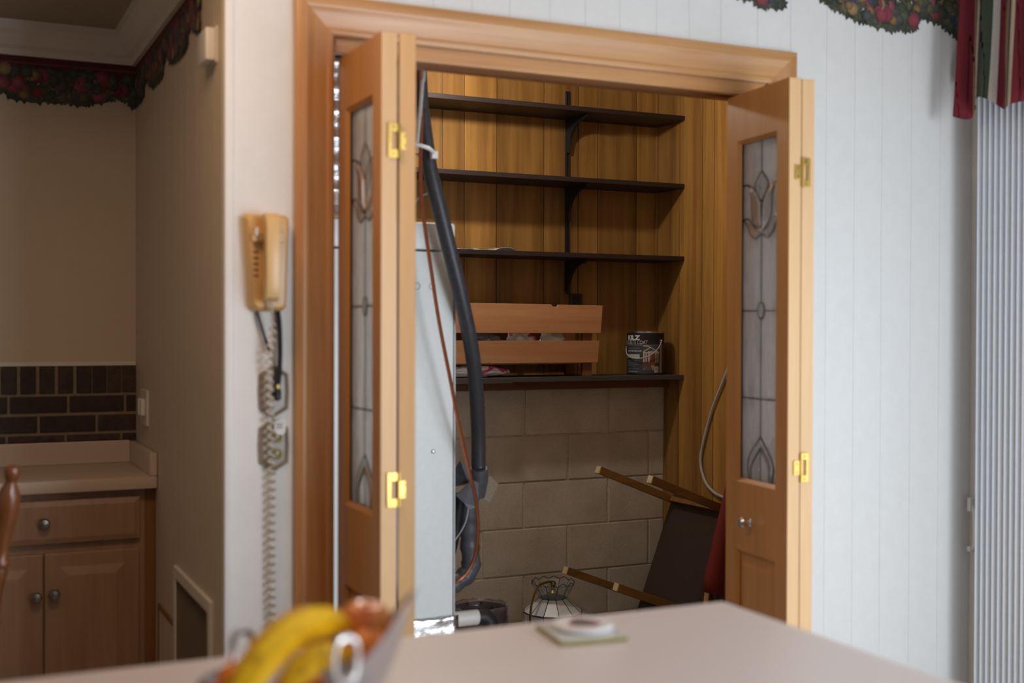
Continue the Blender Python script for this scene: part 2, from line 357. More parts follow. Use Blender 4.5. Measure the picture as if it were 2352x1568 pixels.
# closet interior
struct(box('wall_closet_left', M['wall_k'], (0.70, 0.735, 0.12, 2.3, 0, 2.62)))
wcb = MB().box(0.7, 3.2, 2.142, 2.3, 1.13, 2.62).box(0.7, XCR, 2.066, 2.3, 0, 1.118)
wcb = struct(wcb.build('wall_back', M['mortar_b']))
gx = [0.74, 0.94, 1.10, 1.30, 1.47, 1.62, 1.78, 1.944, 2.045, 2.199, 2.429, 2.602, 2.703, 2.907, 3.016]
for a, b in zip(gx[:-1], gx[1:]):
    box('plank', M['panel'], (a + 0.002, b - 0.002, 2.132, 2.142, 1.13, 2.62), wcb, 0.001, org=((a + b) / 2, 2.14, 1.9))
rows = [(0.908, 1.107, 1), (0.706, 0.902, 0), (0.505, 0.700, 1), (0.300, 0.499, 0), (0.098, 0.294, 1), (0.002, 0.092, 0)]
blk = {}
for z0, z1, odd in rows:
    j = [0.735] + [x for x in ([1.055, 1.465, 1.88, 2.302, 2.722] if odd else [0.86, 1.27, 1.68, 2.101, 2.516, 2.934])] + [XCR]
    for a, b in zip(j[:-1], j[1:]):
        d = 0.004 * random.random()
        o = MB().box(a + 0.005, b - 0.005, 2.058 + d, 2.068, z0, z1).build('block', M['block'], wcb, 0.004, org=((a + b) / 2, 2.06, z0))
wcr = struct(box('wall_closet_right', M['panel'], (XCR + 0.008, 3.2, 0.12, 2.3, 0, 2.62)))
gy = [2.131, 1.942, 1.762, 1.672, 1.50, 1.33, 1.22, 1.02, 0.85, 0.68, 0.50, 0.30, 0.125]
for a, b in zip(gy[:-1], gy[1:]):
    box('plank', M['panel'], (XCR, XCR + 0.008, b + 0.002, a - 0.002, 0.0, 2.62), wcr, 0.001, org=(XCR, (a + b) / 2, 1.3))
for root in (wcb, wcr):            # move the pieces back to where they were drawn
    for o in root.children: o.location = ORG[o.name]
struct(box('trim_5', M['panel'], (XCR - 0.012, XCR, 2.12, 2.132, 1.166, 2.62), None, 0.004, True))

# casing and jambs
prof = [(0.0, 0.0), (0.0, 0.010), (0.006, 0.0145), (0.014, 0.0145), (0.018, 0.011), (0.045, 0.0145), (0.060, 0.0185), (0.066, 0.0215), (0.078, 0.0215), (0.084, 0.019), (0.090, 0.016), (0.090, 0.0)]
XL, XRR, ZH = 0.814, 2.030, 2.037
F = -0.004
struct(MB().loft([[(XL - u, F - v, 0) for u, v in prof], [(XL - u, F - v, ZH + u) for u, v in prof]]).build('trim_6', M['oak_z'], smooth=True))
struct(MB().loft([[(XRR + u, F - v, 0) for u, v in prof], [(XRR + u, F - v, ZH + u) for u, v in prof]]).build('trim_7', M['oak_z'], smooth=True))
struct(MB().loft([[(XL - u, F - v, ZH + u) for u, v in prof], [(XRR + u, F - v, ZH + u) for u, v in prof]]).build('trim_8', M['oak_x'], smooth=True))
struct(box('trim_9', M['oak_z'], (0.800, 0.819, -0.003, 0.12, 0, 2.02)))
struct(box('trim_10', M['oak_z'], (2.025, 2.045, -0.003, 0.12, 0, 2.02)))
head = MB().box(0.819, 2.025, -0.003, 0.020, 2.002, 2.037).box(0.819, 2.025, 0.020, 0.12, 2.018, 2.037)
struct(head.build('trim_11', M['oak_x'], bevel=0.002))
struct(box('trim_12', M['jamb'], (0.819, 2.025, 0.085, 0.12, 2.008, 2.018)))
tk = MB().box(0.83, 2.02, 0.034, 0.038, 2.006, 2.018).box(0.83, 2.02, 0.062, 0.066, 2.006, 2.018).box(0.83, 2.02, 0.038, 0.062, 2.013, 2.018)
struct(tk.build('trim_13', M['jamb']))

# ------------------------------------------------------------------ bifold doors
LW, LT = 0.300, 0.035
GY0, GY1, GZ0, GZ1 = -0.050, -0.246, 0.970, 1.868
def make_leaf(parent, loc, rz, knob=False):
    f = MB()
    f.box(0, LT, -0.050, 0, 0.015, 1.99).box(0, LT, -LW, GY1, 0.015, 1.99)
    f.box(0, LT, GY1, GY0, GZ1, 1.99).box(0, LT, GY1, GY0, 0.79, GZ0).box(0, LT, GY1, GY0, 0.015, 0.20)
    for s0, s1 in ((0.0, 0.010), (LT - 0.010, LT)):      # sticking round the openings
        for z0, z1 in ((GZ0, GZ1), (0.20, 0.79)):
            e = 0.010
            x_out, x_in = (s0, s1) if s0 == 0 else (s1, s0)
            a = [(x_out, GY0, z0), (x_out, GY1, z0), (x_out, GY1, z1), (x_out, GY0, z1)]
            b = [(x_in, GY0 - e, z0 + e), (x_in, GY1 + e, z0 + e), (x_in, GY1 + e, z1 - e), (x_in, GY0 - e, z1 - e)]
            f.add(a + b, [(i, (i + 1) % 4, 4 + (i + 1) % 4, 4 + i) for i in range(4)])
    leaf = f.build('door_leaf', M['pine_z'], parent, local=True)
    leaf.location = loc; leaf.rotation_euler = (0, 0, rz)
    MB().box(0.0008, LT - 0.0008, -LW - 0.0015, -LW, 0.016, 1.989).build('edge_strip', M['pine_edge'], leaf, local=True)
    # fielded lower panel
    p = MB()
    for x0, x1 in ((0.012, 0.004), (LT - 0.012, LT - 0.004)):
        q = lambda x, e: [(x, GY0 - e, 0.20 + e), (x, GY1 + e, 0.20 + e), (x, GY1 + e, 0.79 - e), (x, GY0 - e, 0.79 - e)]
        p.loft([q(x0, 0.0), q(x0, 0.008), q(x1, 0.038)], cap=False); p.poly(q(x1, 0.038))
    p.build('raised_panel', M['pine_z'], leaf, local=True)
    # leaded glass: u across the light (0 at the wall side), z height
    xm = LT / 2
    P = lambda u, z, dx=0.0: (xm + dx, GY0 + (GY1 - GY0) * u, z)
    zz = lambda y: 1.868 - (y - 315) * 0.898 / 803.0
    z1, z2 = zz(716), zz(920)
    for u0, u1 in ((0.0, 0.5), (0.5, 1.0)):
        for a, b in ((GZ0, z2), (z2, z1), (z1, GZ1)):
            g = MB(); g.loft([[P(u0, a, -0.0015), P(u1, a, -0.0015), P(u1, b, -0.0015), P(u0, b, -0.0015)], [P(u0, a, 0.0015), P(u1, a, 0.0015), P(u1, b, 0.0015), P(u0, b, 0.0015)]])
            g.build('glass_pane', M['glass'], leaf, local=True)
    def mir(c): return [(1 - u, y) for u, y in c]
    bud_l = [(0.5, 394), (0.40, 409), (0.33, 425), (0.38, 445), (0.5, 464)]
    pet_o = [(0.0, 421), (0.14, 421), (0.28, 430), (0.40, 447), (0.48, 470), (0.5, 528)]
    pet_i = [(0.19, 424), (0.235, 450), (0.25, 490), (0.32, 512), (0.42, 526), (0.5, 530)]
    sep_t = [(0.02, 505), (0.08, 500), (0.17, 501), (0.26, 512), (0.36, 527), (0.5, 533)]
    sep_b = [(0.06, 503), (0.15, 520), (0.22, 537), (0.34, 549), (0.42, 545), (0.5, 539)]
    low_o = [(0.5, 1008), (0.38, 1027), (0.24, 1052), (0.17, 1080), (0.21, 1105), (0.24, 1118)]
    low_i = [(0.5, 1034), (0.40, 1052), (0.30, 1072), (0.26, 1092), (0.29, 1118)]
    oval = [(0.5 + 0.085 * math.sin(2 * PI * k / 12), 716 + 19 * math.cos(2 * PI * k / 12)) for k in range(12)]
    curves = []
    for c in (bud_l, pet_o, pet_i, sep_t, sep_b, low_o, low_i): curves += [c, mir(c)]
    cm = MB()
    def came(c, r=0.0026):
        pts = smooth_path([P(u, zz(y)) for u, y in c], 3) if len(c) > 2 else [P(u, zz(y)) for u, y in c]
        cm.tube(pts, r, 6)
    for c in curves: came(c)
    came(oval + oval[:1])
    for c in ([(0.5, 315), (0.5, 394)], [(0.5, 470), (0.5, 530)], [(0.5, 539), (0.5, 697)], [(0.5, 735), (0.5, 1008)], [(0.5, 1036), (0.5, 1118)], [(0, 716), (0.415, 716)], [(0.585, 716), (1, 716)], [(0, 920), (1, 920)]): came(c, 0.0022)
    for c in ([(0.012, 315), (0.012, 1118)], [(0.988, 315), (0.988, 1118)], [(0, 317), (1, 317)], [(0, 1116), (1, 1116)]): came(c, 0.0034)
    cm.build('lead_came', M['lead'], leaf, smooth=True, local=True)
    # bevelled pieces of the tulip
    def piece(pts):
        c = Vector((sum(p[0] for p in pts) / len(pts), sum(p[1] for p in pts) / len(pts)))
        inn = [((p[0] - c.x) * 0.7 + c.x, (p[1] - c.y) * 0.7 + c.y) for p in pts]
        g = MB()
        for sgn in (-1, 1):
            o = [P(u, zz(y), sgn * 0.0016) for u, y in pts]; i2 = [P(u, zz(y), sgn * 0.0045) for u, y in inn]
            g.loft([o, i2], cap=False); g.poly(i2)
        g.build('bevelled_pane', M['bevelglass'], leaf, local=True)
    piece(bud_l[:-1] + [(0.5, 464)] + list(reversed(mir(bud_l)))[1:-1])
    for s in (lambda c: c, mir):
        piece(s(pet_o[1:] + list(reversed(pet_i))[1:]))
        piece(s(sep_t[1:] + list(reversed(sep_b))[1:-1]))
        piece(s(low_o + list(reversed(low_i))))
    piece(oval)
    if knob:
        kb = MB().lathe([(0.0, 0.0), (0.011, 0.0), (0.011, 0.002), (0.005, 0.004), (0.005, 0.013), (0.012, 0.016), (0.0155, 0.021), (0.0155, 0.026), (0.011, 0.031), (0.0, 0.032)], (0, -0.125, 0.87), (-1, 0, 0), 24)
        kb.build('knob', M['chrome'], leaf, smooth=True, local=True)
    return leaf
def make_hinge(door, xk, z, side):
    # U-shaped leaf on one edge (side = -1: to the left of the knuckle), small tab on the other
    y0, y1 = -0.2945, -0.2918
    s = side; h = MB()
    X = lambda a, b: (min(xk + s * a, xk + s * b), max(xk + s * a, xk + s * b))
    h.box(*X(0.017, 0.024), y0, y1, z - 0.036, z + 0.036)
    h.box(*X(0.002, 0.017), y0, y1, z + 0.019, z + 0.036).box(*X(0.002, 0.017), y0, y1, z - 0.036, z - 0.019)
    a, b = X(-0.020, -0.002); h.box(a, b, y0, y1, z - 0.018, z + 0.018)
    o = h.build('hinge', M['brass'], door, bevel=0.0006)
    MB().lathe([(0.0032, -0.036), (0.0032, 0.036)], (xk, y0 - 0.001, z), (0, 0, 1), 10).build('hinge_pin', M['brass'], o, smooth=True)
    for dx, dz in ((0.011, 0.028), (0.011, -0.028), (-0.013, 0.010), (-0.013, -0.010)):
        MB().lathe([(0.0025, 0), (0.0016, 0.0012)], (xk + s * dx, y0, z + dz), (0, -1, 0), 8).build('screw', M['oldbrass'], o, smooth=True)
door = frame('door_1', (0, 0, 0))
make_leaf(door, (0.832, 0.012, 0), 0.0); make_leaf(door, (0.9690, -0.0045, 0), -0.33)
make_hinge(door, 0.8700, 1.764, -1); make_hinge(door, 0.8700, 1.032, -1)
door2 = frame('door_2', (0, 0, 0))
make_leaf(door2, (1.9152, 0.012, 0), -0.0997, True); make_leaf(door2, (1.9755, 0.012, 0), -0.165)
make_hinge(door2, 1.9215, 1.758, 1); make_hinge(door2, 1.9215, 1.030, 1)
door['label'] = 'left folded pair of narrow pine doors with leaded tulip glass'
door2['label'] = 'right folded pair of narrow pine doors with chrome knob'

# ------------------------------------------------------------------ closet: shelves
def shelf(z, label, x0):
    o = box('wall_shelf', M['shelf'], (x0, XCR - 0.001, 1.900, 2.1315, z - 0.02, z), None, 0.0015, org=(2.4, 2.0, z))
    return tag(o, label, 'shelf', 'dark shelves across the closet')
shelf(2.326, 'topmost dark brown shelf, empty, under the closet header', 0.74)
shelf(2.022, 'second dark brown shelf from the top, empty', 0.74)
shelf(1.698, 'third dark brown shelf from the top, with a clear plastic packet on it', 0.74)
s4 = MB().box(0.74, XCR - 0.001, 1.898, 2.1315, 1.147, 1.167).box(0.74, 2.165, 1.890, 1.899, 1.143, 1.164)
tag(s4.build('wall_shelf', M['dusty'], None, 0.0015, org=(2.4, 2.0, 1.16)), 'lowest and longest dark shelf holding the slatted crate and the paint can', 'shelf', 'dark shelves across the closet')
tag(box('ledger_board', M['ledger'], (0.74, XCR - 0.001, 2.02, 2.056, 1.108, 1.1465), None, 0.002, org=(2.4, 2.03, 1.12)), 'reddish brown board fixed under the lowest closet shelf', 'board')
st = thing('shelf_standard', 'narrow black slotted steel upright screwed to the closet panelling', 'shelf rail', (2.542, 2.13, 1.54))
MB().box(2.534, 2.550, 2.127, 2.1315, 1.54, 2.434).box(2.534, 2.5365, 2.119, 2.127, 1.54, 2.434).box(2.5475, 2.550, 2.119, 2.127, 1.54, 2.434).build('rail', M['iron'], st)
for z, nm in ((2.306, 'black curved steel bracket under the topmost shelf'), (2.002, 'black curved steel bracket under the second shelf from the top'), (1.678, 'black curved steel bracket under the third shelf from the top')):
    pts = [(2.119, z), (1.935, z), (1.935, z - 0.010), (1.955, z - 0.016)]
    for k in range(9):
        a = k / 8 * PI / 2; pts.append((1.965 + 0.135 * math.sin(a), z - 0.020 - 0.105 * (1 - math.cos(a))))
    pts += [(2.104, z - 0.15), (2.119, z - 0.15)]
    b = MB().loft([[(2.536, y, q) for y, q in pts], [(2.548, y, q) for y, q in pts]]).box(2.530, 2.554, 1.930, 2.115, z - 0.002, z)
    tag(b.build('shelf_bracket', M['iron'], org=(2.542, 2.1, z)), nm, 'bracket', 'black shelf brackets')
ob = thing('outlet_box', 'small square black outlet on the panelling above the slatted crate', 'outlet', (2.588, 2.132, 1.5))
box('face_plate', M['black'], (2.556, 2.620, 2.122, 2.1315, 1.462, 1.53), ob, 0.003)
for dz in (-0.016, 0.016): box('socket_face', M['iron'], (2.574, 2.602, 2.118, 2.1225, 1.496 + dz - 0.011, 1.496 + dz + 0.011), ob, 0.003)

# crate with bags
cr = thing('slatted_crate', 'wooden slatted crate of plastic bags on the lowest shelf', 'crate', (2.23, 2.0, 1.167))
def slat(d, **k): return box('slat', M['crate'], d, cr, 0.003)
up = MB().loft([[(1.83, 1.906, 1.353), (2.594, 1.906, 1.353), (2.604, 1.906, 1.473), (2.388, 1.906, 1.475), (2.384, 1.906, 1.466), (2.360, 1.906, 1.466), (2.352, 1.906, 1.476), (1.83, 1.906, 1.478)], [(1.83, 1.922, 1.353), (2.594, 1.922, 1.353), (2.604, 1.922, 1.473), (2.388, 1.922, 1.475), (2.384, 1.922, 1.466), (2.360, 1.922, 1.466), (2.352, 1.922, 1.476), (1.83, 1.922, 1.478)]])
up.build('slat', M['crate'], cr, bevel=0.002)
lo = MB().loft([[(1.83, y, 1.226), (2.580, y, 1.226), (2.588, y, 1.321), (1.83, y, 1.321)] for y in (1.906, 1.922)])
lo.build('slat', M['crate'], cr, bevel=0.002)
slat((1.83, 2.59, 2.100, 2.114, 1.353, 1.473)); slat((1.83, 2.58, 2.100, 2.114, 1.226, 1.321))
for k in range(3): slat((1.86, 2.55, 1.930 + 0.058 * k, 1.975 + 0.058 * k, 1.221, 1.233))
for x, y in ((2.515, 1.923), (2.515, 2.078), (1.84, 1.923), (1.84, 2.078)): box('post', M['ledger'], (x, x + 0.045, y, y + 0.021, 1.168, 1.44), cr, 0.002)
def blob(name, mat, c, r, seed, label, amp=0.35):
    bm = bmesh.new(); bmesh.ops.create_icosphere(bm, subdivisions=4, radius=1.0)
    for v in bm.verts:
        n = noise.noise(v.co * 1.7 + Vector((seed, 0, 0))) * amp + noise.noise(v.co * 4.5 + Vector((0, seed, 0))) * amp * 0.5
        k = 1 + n; v.co = Vector((v.co.x * r[0] * k, v.co.y * r[1] * k, max(-r[2] * 0.92, v.co.z * r[2] * k)))
    me = bpy.data.meshes.new(name); bm.to_mesh(me); bm.free()
    for p in me.polygons: p.use_smooth = True
    me.materials.append(mat); o = bpy.data.objects.new(name, me); COL.objects.link(o); o.location = c
    return tag(o, label, 'bag')
blob('plastic_bag', M['bagg'], (2.07, 1.985, 1.302), (0.080, 0.048, 0.062), 1, 'dull grey plastic bag at the left of the slatted crate')
blob('plastic_bag', M['bagp'], (2.245, 1.985, 1.300), (0.066, 0.052, 0.062), 5, 'white plastic bag with pink print in the middle of the crate')
blob('plastic_bag', M['bag'], (2.40, 1.985, 1.300), (0.066, 0.050, 0.062), 9, 'plain white crumpled bag at the right of the crate')
blob('plastic_bag', M['bagp'], (2.03, 1.985, 1.192), (0.15, 0.06, 0.026), 13, 'flattened pink and white bag under the crate on the shelf', 0.22)
# packet on the third shelf
pk = MB()
gv = []; nx, ny = 18, 6
for i in range(nx + 1):
    for j in range(ny + 1):
        u = i / nx; gv.append((1.84 + 0.36 * u, 1.915 + 0.13 * j / ny + 0.02 * u, 1.6985 + 0.0015 + 0.010 * max(0, noise.noise(Vector((u * 9, j * 0.7, 2)))) + (0.014 * math.sin(PI * (u - 0.72) / 0.28) if u > 0.72 else 0.0)))
pk.add(gv, [(i * (ny + 1) + j, (i + 1) * (ny + 1) + j, (i + 1) * (ny + 1) + j + 1, i * (ny + 1) + j + 1) for i in range(nx) for j in range(ny)])
pk = pk.build('plastic_packet', M['film'], smooth=True, org=(2.0, 1.98, 1.6985)); tag(pk, 'flat clear plastic packet lying on the third shelf', 'packet')
so = pk.modifiers.new('thick', 'SOLIDIFY'); so.thickness = 0.0012

# paint can
CX, CY, CZ, CR = 2.878, 2.000, 1.1675, 0.083
can = thing('paint_can', 'black and slate gallon paint can with a wire handle on the lowest shelf', 'paint can', (CX, CY, CZ))
MB().lathe([(CR - 0.001, 0.003), (CR, 0.004), (CR, 0.187), (CR - 0.003, 0.190)], (CX, CY, CZ), (0, 0, 1), 48).build('body', M['can_slate'], can, smooth=True)
MB().lathe([(CR - 0.002, 0.0), (CR + 0.0016, 0.0), (CR + 0.0016, 0.006), (CR, 0.007)], (CX, CY, CZ), (0, 0, 1), 48).build('bottom_rim', M['can_black'], can, smooth=True)
MB().lathe([(CR, 0.186), (CR + 0.0016, 0.188), (CR + 0.0016, 0.193), (CR - 0.004, 0.194), (CR - 0.006, 0.190), (0.06, 0.190), (0.058, 0.187), (0, 0.187)], (CX, CY, CZ), (0, 0, 1), 48).build('lid_rim', M['tin'], can, smooth=True)
VA = math.atan2(-2.7 - CY, 0.0 - CX)       # the way the label's front faces
def wrap(pts, r):                          # (arc metres to the right of the front, height)
    return [(CX + r * math.cos(VA + a / CR), CY + r * math.sin(VA + a / CR), CZ + z) for a, z in pts]
lab = MB()
def patch(a0, a1, z0, z1, col, lift=0.0003, n=10):
    for i in range(n):
        p, q = a0 + (a1 - a0) * i / n, a0 + (a1 - a0) * (i + 1) / n
        lab.poly(wrap([(p, z0), (q, z0), (q, z1), (p, z1)], CR + lift), col)
def tri(pts, col, lift): lab.poly(wrap(pts, CR + lift), col)
H = CR
patch(-0.128, 0.128, 0.134, 0.186, (0.006, 0.006, 0.007, 1), 0.0002, 24)
patch(-0.128, 0.128, 0.007, 0.134, (0.042, 0.043, 0.060, 1), 0.0002, 24)
patch(-0.128, 0.105, 0.1325, 0.1345, (0.30, 0.29, 0.30, 1), 0.0004, 24)
# house picture: roof, gable, columns, door, brick base, path
patch(-0.012, 0.066, 0.022, 0.131, (0.11, 0.075, 0.062, 1), 0.0004)
patch(-0.010, 0.066, 0.100, 0.131, (0.075, 0.055, 0.085, 1), 0.0005)
def line(p, q, wd, col, lift=0.0007):
    d = Vector((q[0] - p[0], q[1] - p[1])); nn = Vector((-d.y, d.x)).normalized() * wd / 2
    k = max(1, int(d.length / 0.008))
    for i in range(k):
        s0, s1 = i / k, (i + 1) / k
        A = (p[0] + d.x * s0, p[1] + d.y * s0); B = (p[0] + d.x * s1, p[1] + d.y * s1)
        tri([(A[0] - nn.x, A[1] - nn.y), (B[0] - nn.x, B[1] - nn.y), (B[0] + nn.x, B[1] + nn.y), (A[0] + nn.x, A[1] + nn.y)], col, lift)
wh = (0.52, 0.52, 0.44, 1)
line((-0.010, 0.130), (0.012, 0.128), 0.004, wh); line((0.008, 0.131), (0.064, 0.101), 0.004, wh); line((-0.012, 0.102), (0.020, 0.122), 0.004, wh)
line((-0.010, 0.100), (0.066, 0.099), 0.005, wh); line((0.010, 0.104), (0.034, 0.107), 0.003, wh); line((0.034, 0.107), (0.060, 0.103), 0.003, wh)
for a, b, c in ((-0.010, -0.004, wh), (0.000, 0.006, (0.55, 0.40, 0.36, 1)), (0.012, 0.018, wh), (0.046, 0.050, wh), (0.056, 0.062, (0.34, 0.30, 0.16, 1))): patch(a, b, 0.056, 0.100, c, 0.0007, 2)
patch(0.026, 0.040, 0.044, 0.096, (0.22, 0.035, 0.012, 1), 0.0007, 3)
patch(0.019, 0.024, 0.070, 0.096, (0.30, 0.17, 0.05, 1), 0.0007, 2)
patch(-0.012, 0.024, 0.036, 0.056, (0.105, 0.048, 0.042, 1), 0.0007, 4)
tri([(-0.012, 0.022), (0.036, 0.022), (0.040, 0.044), (0.026, 0.044), (-0.004, 0.030)], (0.40, 0.27, 0.14, 1), 0.0009)
patch(0.044, 0.064, 0.034, 0.056, (0.03, 0.035, 0.02, 1), 0.0007, 2)
patch(0.040, 0.062, 0.012, 0.038, (0.60, 0.60, 0.60, 1), 0.0010, 3)
for k in range(8): patch(0.0425 + 0.0023 * k, 0.0435 + 0.0023 * k, 0.016, 0.036, (0.05, 0.05, 0.05, 1), 0.0013, 1)
patch(0.071, 0.076, 0.010, 0.160, (0.30, 0.28, 0.26, 1), 0.0005, 1); patch(0.076, 0.088, 0.010, 0.160, (0.30, 0.20, 0.14, 1), 0.0005, 2)
# small type blocks on the left
patch(-0.110, -0.026, 0.076, 0.092, (0.44, 0.48, 0.42, 1), 0.0006)
for z, a1, c, hgt in ((0.117, -0.025, 0.16, 0.004), (0.104, -0.018, 0.40, 0.006), (0.062, -0.034, 0.16, 0.003), (0.054, -0.022, 0.18, 0.003), (0.046, -0.032, 0.16, 0.003), (0.038, -0.040, 0.12, 0.003), (0.026, -0.026, 0.14, 0.003), (0.013, -0.036, 0.36, 0.004)):
    a = -0.095
    while a < a1 - 0.003:
        wd = random.uniform(0.006, 0.014); patch(a, min(a + wd, a1), z, z + hgt, (c, c, c * 1.03, 1), 0.0006, 1); a += wd + 0.0025
lo = lab.build('label', M['print'], can); lo['kind'] = 'stuff'
def text_mesh(body, size, bold, sx=1.0):
    cu = bpy.data.curves.new('t', 'FONT'); cu.body = body; cu.size = size; cu.offset = bold; cu.resolution_u = 3
    to = bpy.data.objects.new('t', cu); COL.objects.link(to)
    dg = bpy.context.evaluated_depsgraph_get(); dg.update()
    me = to.evaluated_get(dg).to_mesh()
    bm = bmesh.new(); bm.from_mesh(me)
    bmesh.ops.subdivide_edges(bm, edges=[e for e in bm.edges if e.calc_length() > size * 0.5], cuts=2)
    bmesh.ops.triangulate(bm, faces=bm.faces)
    vs = [(v.co.x * sx, v.co.y) for v in bm.verts]; bm.verts.index_update(); fs = [tuple(v.index for v in f.verts) for f in bm.faces]
    bm.free(); to.evaluated_get(dg).to_mesh_clear(); bpy.data.objects.remove(to); bpy.data.curves.remove(cu)
    return vs, fs
for body, size, bold, sx, right, z in (('KILZ', 0.0265, 0.0013, 1.30, -0.024, 0.157), ('CONCRETE COAT', 0.0235, 0.0003, 0.74, 0.010, 0.1375)):
    vs, fs = text_mesh(body, size, bold, sx); mx = max(v[0] for v in vs)
    t = MB(); t.add(wrap([(v[0] - mx + right, v[1] + z) for v in vs], CR + 0.0012), fs, (0.72, 0.72, 0.74, 1) if bold > 0.001 else (0.45, 0.45, 0.47, 1))
    o = t.build('lettering', M['print'], lo); o['kind'] = 'stuff'
hp = []
for k in range(17):
    a = PI * k / 16; hp.append(wrap([(-0.118 + 0.196 * k / 16, 0.122 + 0.030 * k / 16 - 0.062 * math.sin(a) ** 0.8)], CR + 0.004 + 0.016 * math.sin(a))[0])
MB().tube(smooth_path(hp, 3), 0.0023, 6).build('wire_handle', M['greyp'], can, smooth=True)
for p in (hp[0], hp[-1]): MB().ball(p, 0.005, 10).build('handle_ear', M['tin'], can, smooth=True)

# ------------------------------------------------------------------ closet: air handler, ducts, pipes
ah = thing('air_handler', 'tall white air handler cabinet just inside the left closet door', 'air handler', (1.07, 0.85, 0))
box('casing_panel', M['cabinetw'], (0.80, 1.346, 0.556, 1.10, 0.53, 1.592), ah, 0.006, True)
box('top_panel', M['cabinetw'], (0.798, 1.348, 0.550, 1.10, 1.597, 1.674), ah, 0.008, True)
box('plenum_base', M['cabinetw'], (0.80, 1.346, 0.57, 1.10, 0.012, 0.50), ah, 0.004)
box('corner_flange', M['greyp'], (1.347, 1.352, 0.556, 1.09, 0.53, 1.59), ah)
def screw(x, z): MB().lathe([(0.006, 0.0), (0.006, 0.002), (0.004, 0.004), (0.0, 0.0045)], (x, 0.556, z), (0, -1, 0), 12).build('screw', M['nickel'], ah, smooth=True)
screw(1.283, 1.017); screw(0.87, 1.017)
for x in (1.232, 1.279): MB().tube([(x + 0.0095 * math.cos(2 * PI * k / 16), 0.555, 1.492 + 0.0095 * math.sin(2 * PI * k / 16)) for k in range(17)], 0.0012, 5).build('knockout', M['greyp'], ah, smooth=True)
MB().tube([(1.3525, 0.70, 0.489), (1.490, 0.70, 0.489)], 0.0235, 20).build('drain_stub', M['whitep'], ah, smooth=True)
MB().tube(smooth_path([(1.486, 0.70, 0.489), (1.510, 0.70, 0.486), (1.526, 0.70, 0.470), (1.530, 0.70, 0.445)], 4), 0.026, 16).build('drain_coupling', M['black'], ah, smooth=True)
MB().tube([(1.530, 0.70, 0.447), (1.530, 0.70, 0.012)], 0.0225, 16).build('drain_leg', M['whitep'], ah, smooth=True)
ft = []; n1, n2 = 30, 5
for i in range(n1 + 1):
    for j in range(n2 + 1):
        x = 0.80 + 0.56 * i / n1; z = 0.478 + 0.062 * j / n2
        ft.append((x, 0.548 + 0.010 * noise.noise(Vector((x * 40, z * 60, 0))), z + 0.006 * noise.noise(Vector((x * 30, 3, z * 50)))))
fm = MB().add(ft, [(i * (n2 + 1) + j, (i + 1) * (n2 + 1) + j, (i + 1) * (n2 + 1) + j + 1, i * (n2 + 1) + j + 1) for i in range(n1) for j in range(n2)])
fo = fm.build('foil_tape', M['foil'], ah, smooth=True); fo.modifiers.new('t', 'SOLIDIFY').thickness = 0.001
pr = []
for i in range(70):
    z = 1.676 + 0.94 * i / 69
    pr.append((0.155 + 0.009 * math.sin(i * 1.15) + 0.012 * noise.noise(Vector((i * 0.35, 0, 0))), z))
fd = MB().lathe(pr, (1.02, 0.85, 0), (0, 0, 1), 36)
fd.v = [tuple(Vector(p) + Vector((noise.noise(Vector(p) * 14), noise.noise(Vector(p) * 14 + Vector((7, 0, 0))), 0)) * 0.012) for p in fd.v]
tag(fd.build('flexible_duct', M['foil'], smooth=True, org=(1.02, 0.85, 1.676)), 'crinkled silver foil duct above the air handler, behind the left door', 'duct')

foamp = [(1.205, 0.53, 2.58), (1.227, 0.510, 2.050), (1.230, 0.500, 1.962), (1.237, 0.490, 1.877), (1.247, 0.485, 1.803), (1.276, 0.485, 1.695), (1.313, 0.495, 1.574), (1.354, 0.515, 1.451), (1.404, 0.560, 1.313), (1.446, 0.620, 1.182), (1.479, 0.680, 1.046), (1.488, 0.700, 0.964), (1.490, 0.702, 0.947)]
ip = thing('insulated_pipe', 'thick black foam covered pipe curving down past the air handler', 'pipe', (1.166, 0.5, 2.58))
MB().tube(smooth_path(foamp, 6), [0.016 + 0.006 * min(1, i / 25) for i in range(6 * 12 + 1)], 14).build('foam_sleeve', M['foam'], ip, smooth=True)
cop = [(1.195, 0.475, 2.58), (1.208, 0.465, 2.040), (1.206, 0.460, 1.871), (1.204, 0.455, 1.761), (1.212, 0.452, 1.677), (1.234, 0.455, 1.545), (1.263, 0.462, 1.388), (1.302, 0.475, 1.229), (1.339, 0.495, 1.091), (1.386, 0.525, 0.949), (1.415, 0.550, 0.868), (1.433, 0.575, 0.774), (1.433, 0.600, 0.693), (1.412, 0.610, 0.647), (1.388, 0.615, 0.626), (1.376, 0.620, 0.619)]
tag(MB().tube(smooth_path(cop, 5), 0.0058, 8).build('copper_tube', M['copper'], smooth=True, org=(1.15, 0.46, 2.58)), 'thin bare copper tube looping down beside the black foam pipe', 'pipe')
tag(MB().tube(smooth_path([(1.212, 0.44, 2.58), (1.208, 0.440, 2.105), (1.202, 0.438, 2.047), (1.196, 0.435, 1.986), (1.188, 0.430, 1.925), (1.183, 0.430, 1.865)], 5), 0.0055, 8).build('grey_cable', M['greyp'], smooth=True, org=(1.15, 0.45, 2.58)), 'pale grey cable running down from the closet header beside the pipes', 'cable')
tag(MB().tube([(1.190, 0.505, 2.58), (1.190, 0.505, 2.1), (1.190, 0.505, 1.76), (1.192, 0.56, 1.70), (1.193, 0.60, 1.66)], 0.010, 10).build('drain_pipe', M['redbrown'], smooth=True, org=(1.19, 0.5, 1.676)), 'dark red brown upright pipe behind the left door leaf', 'pipe')
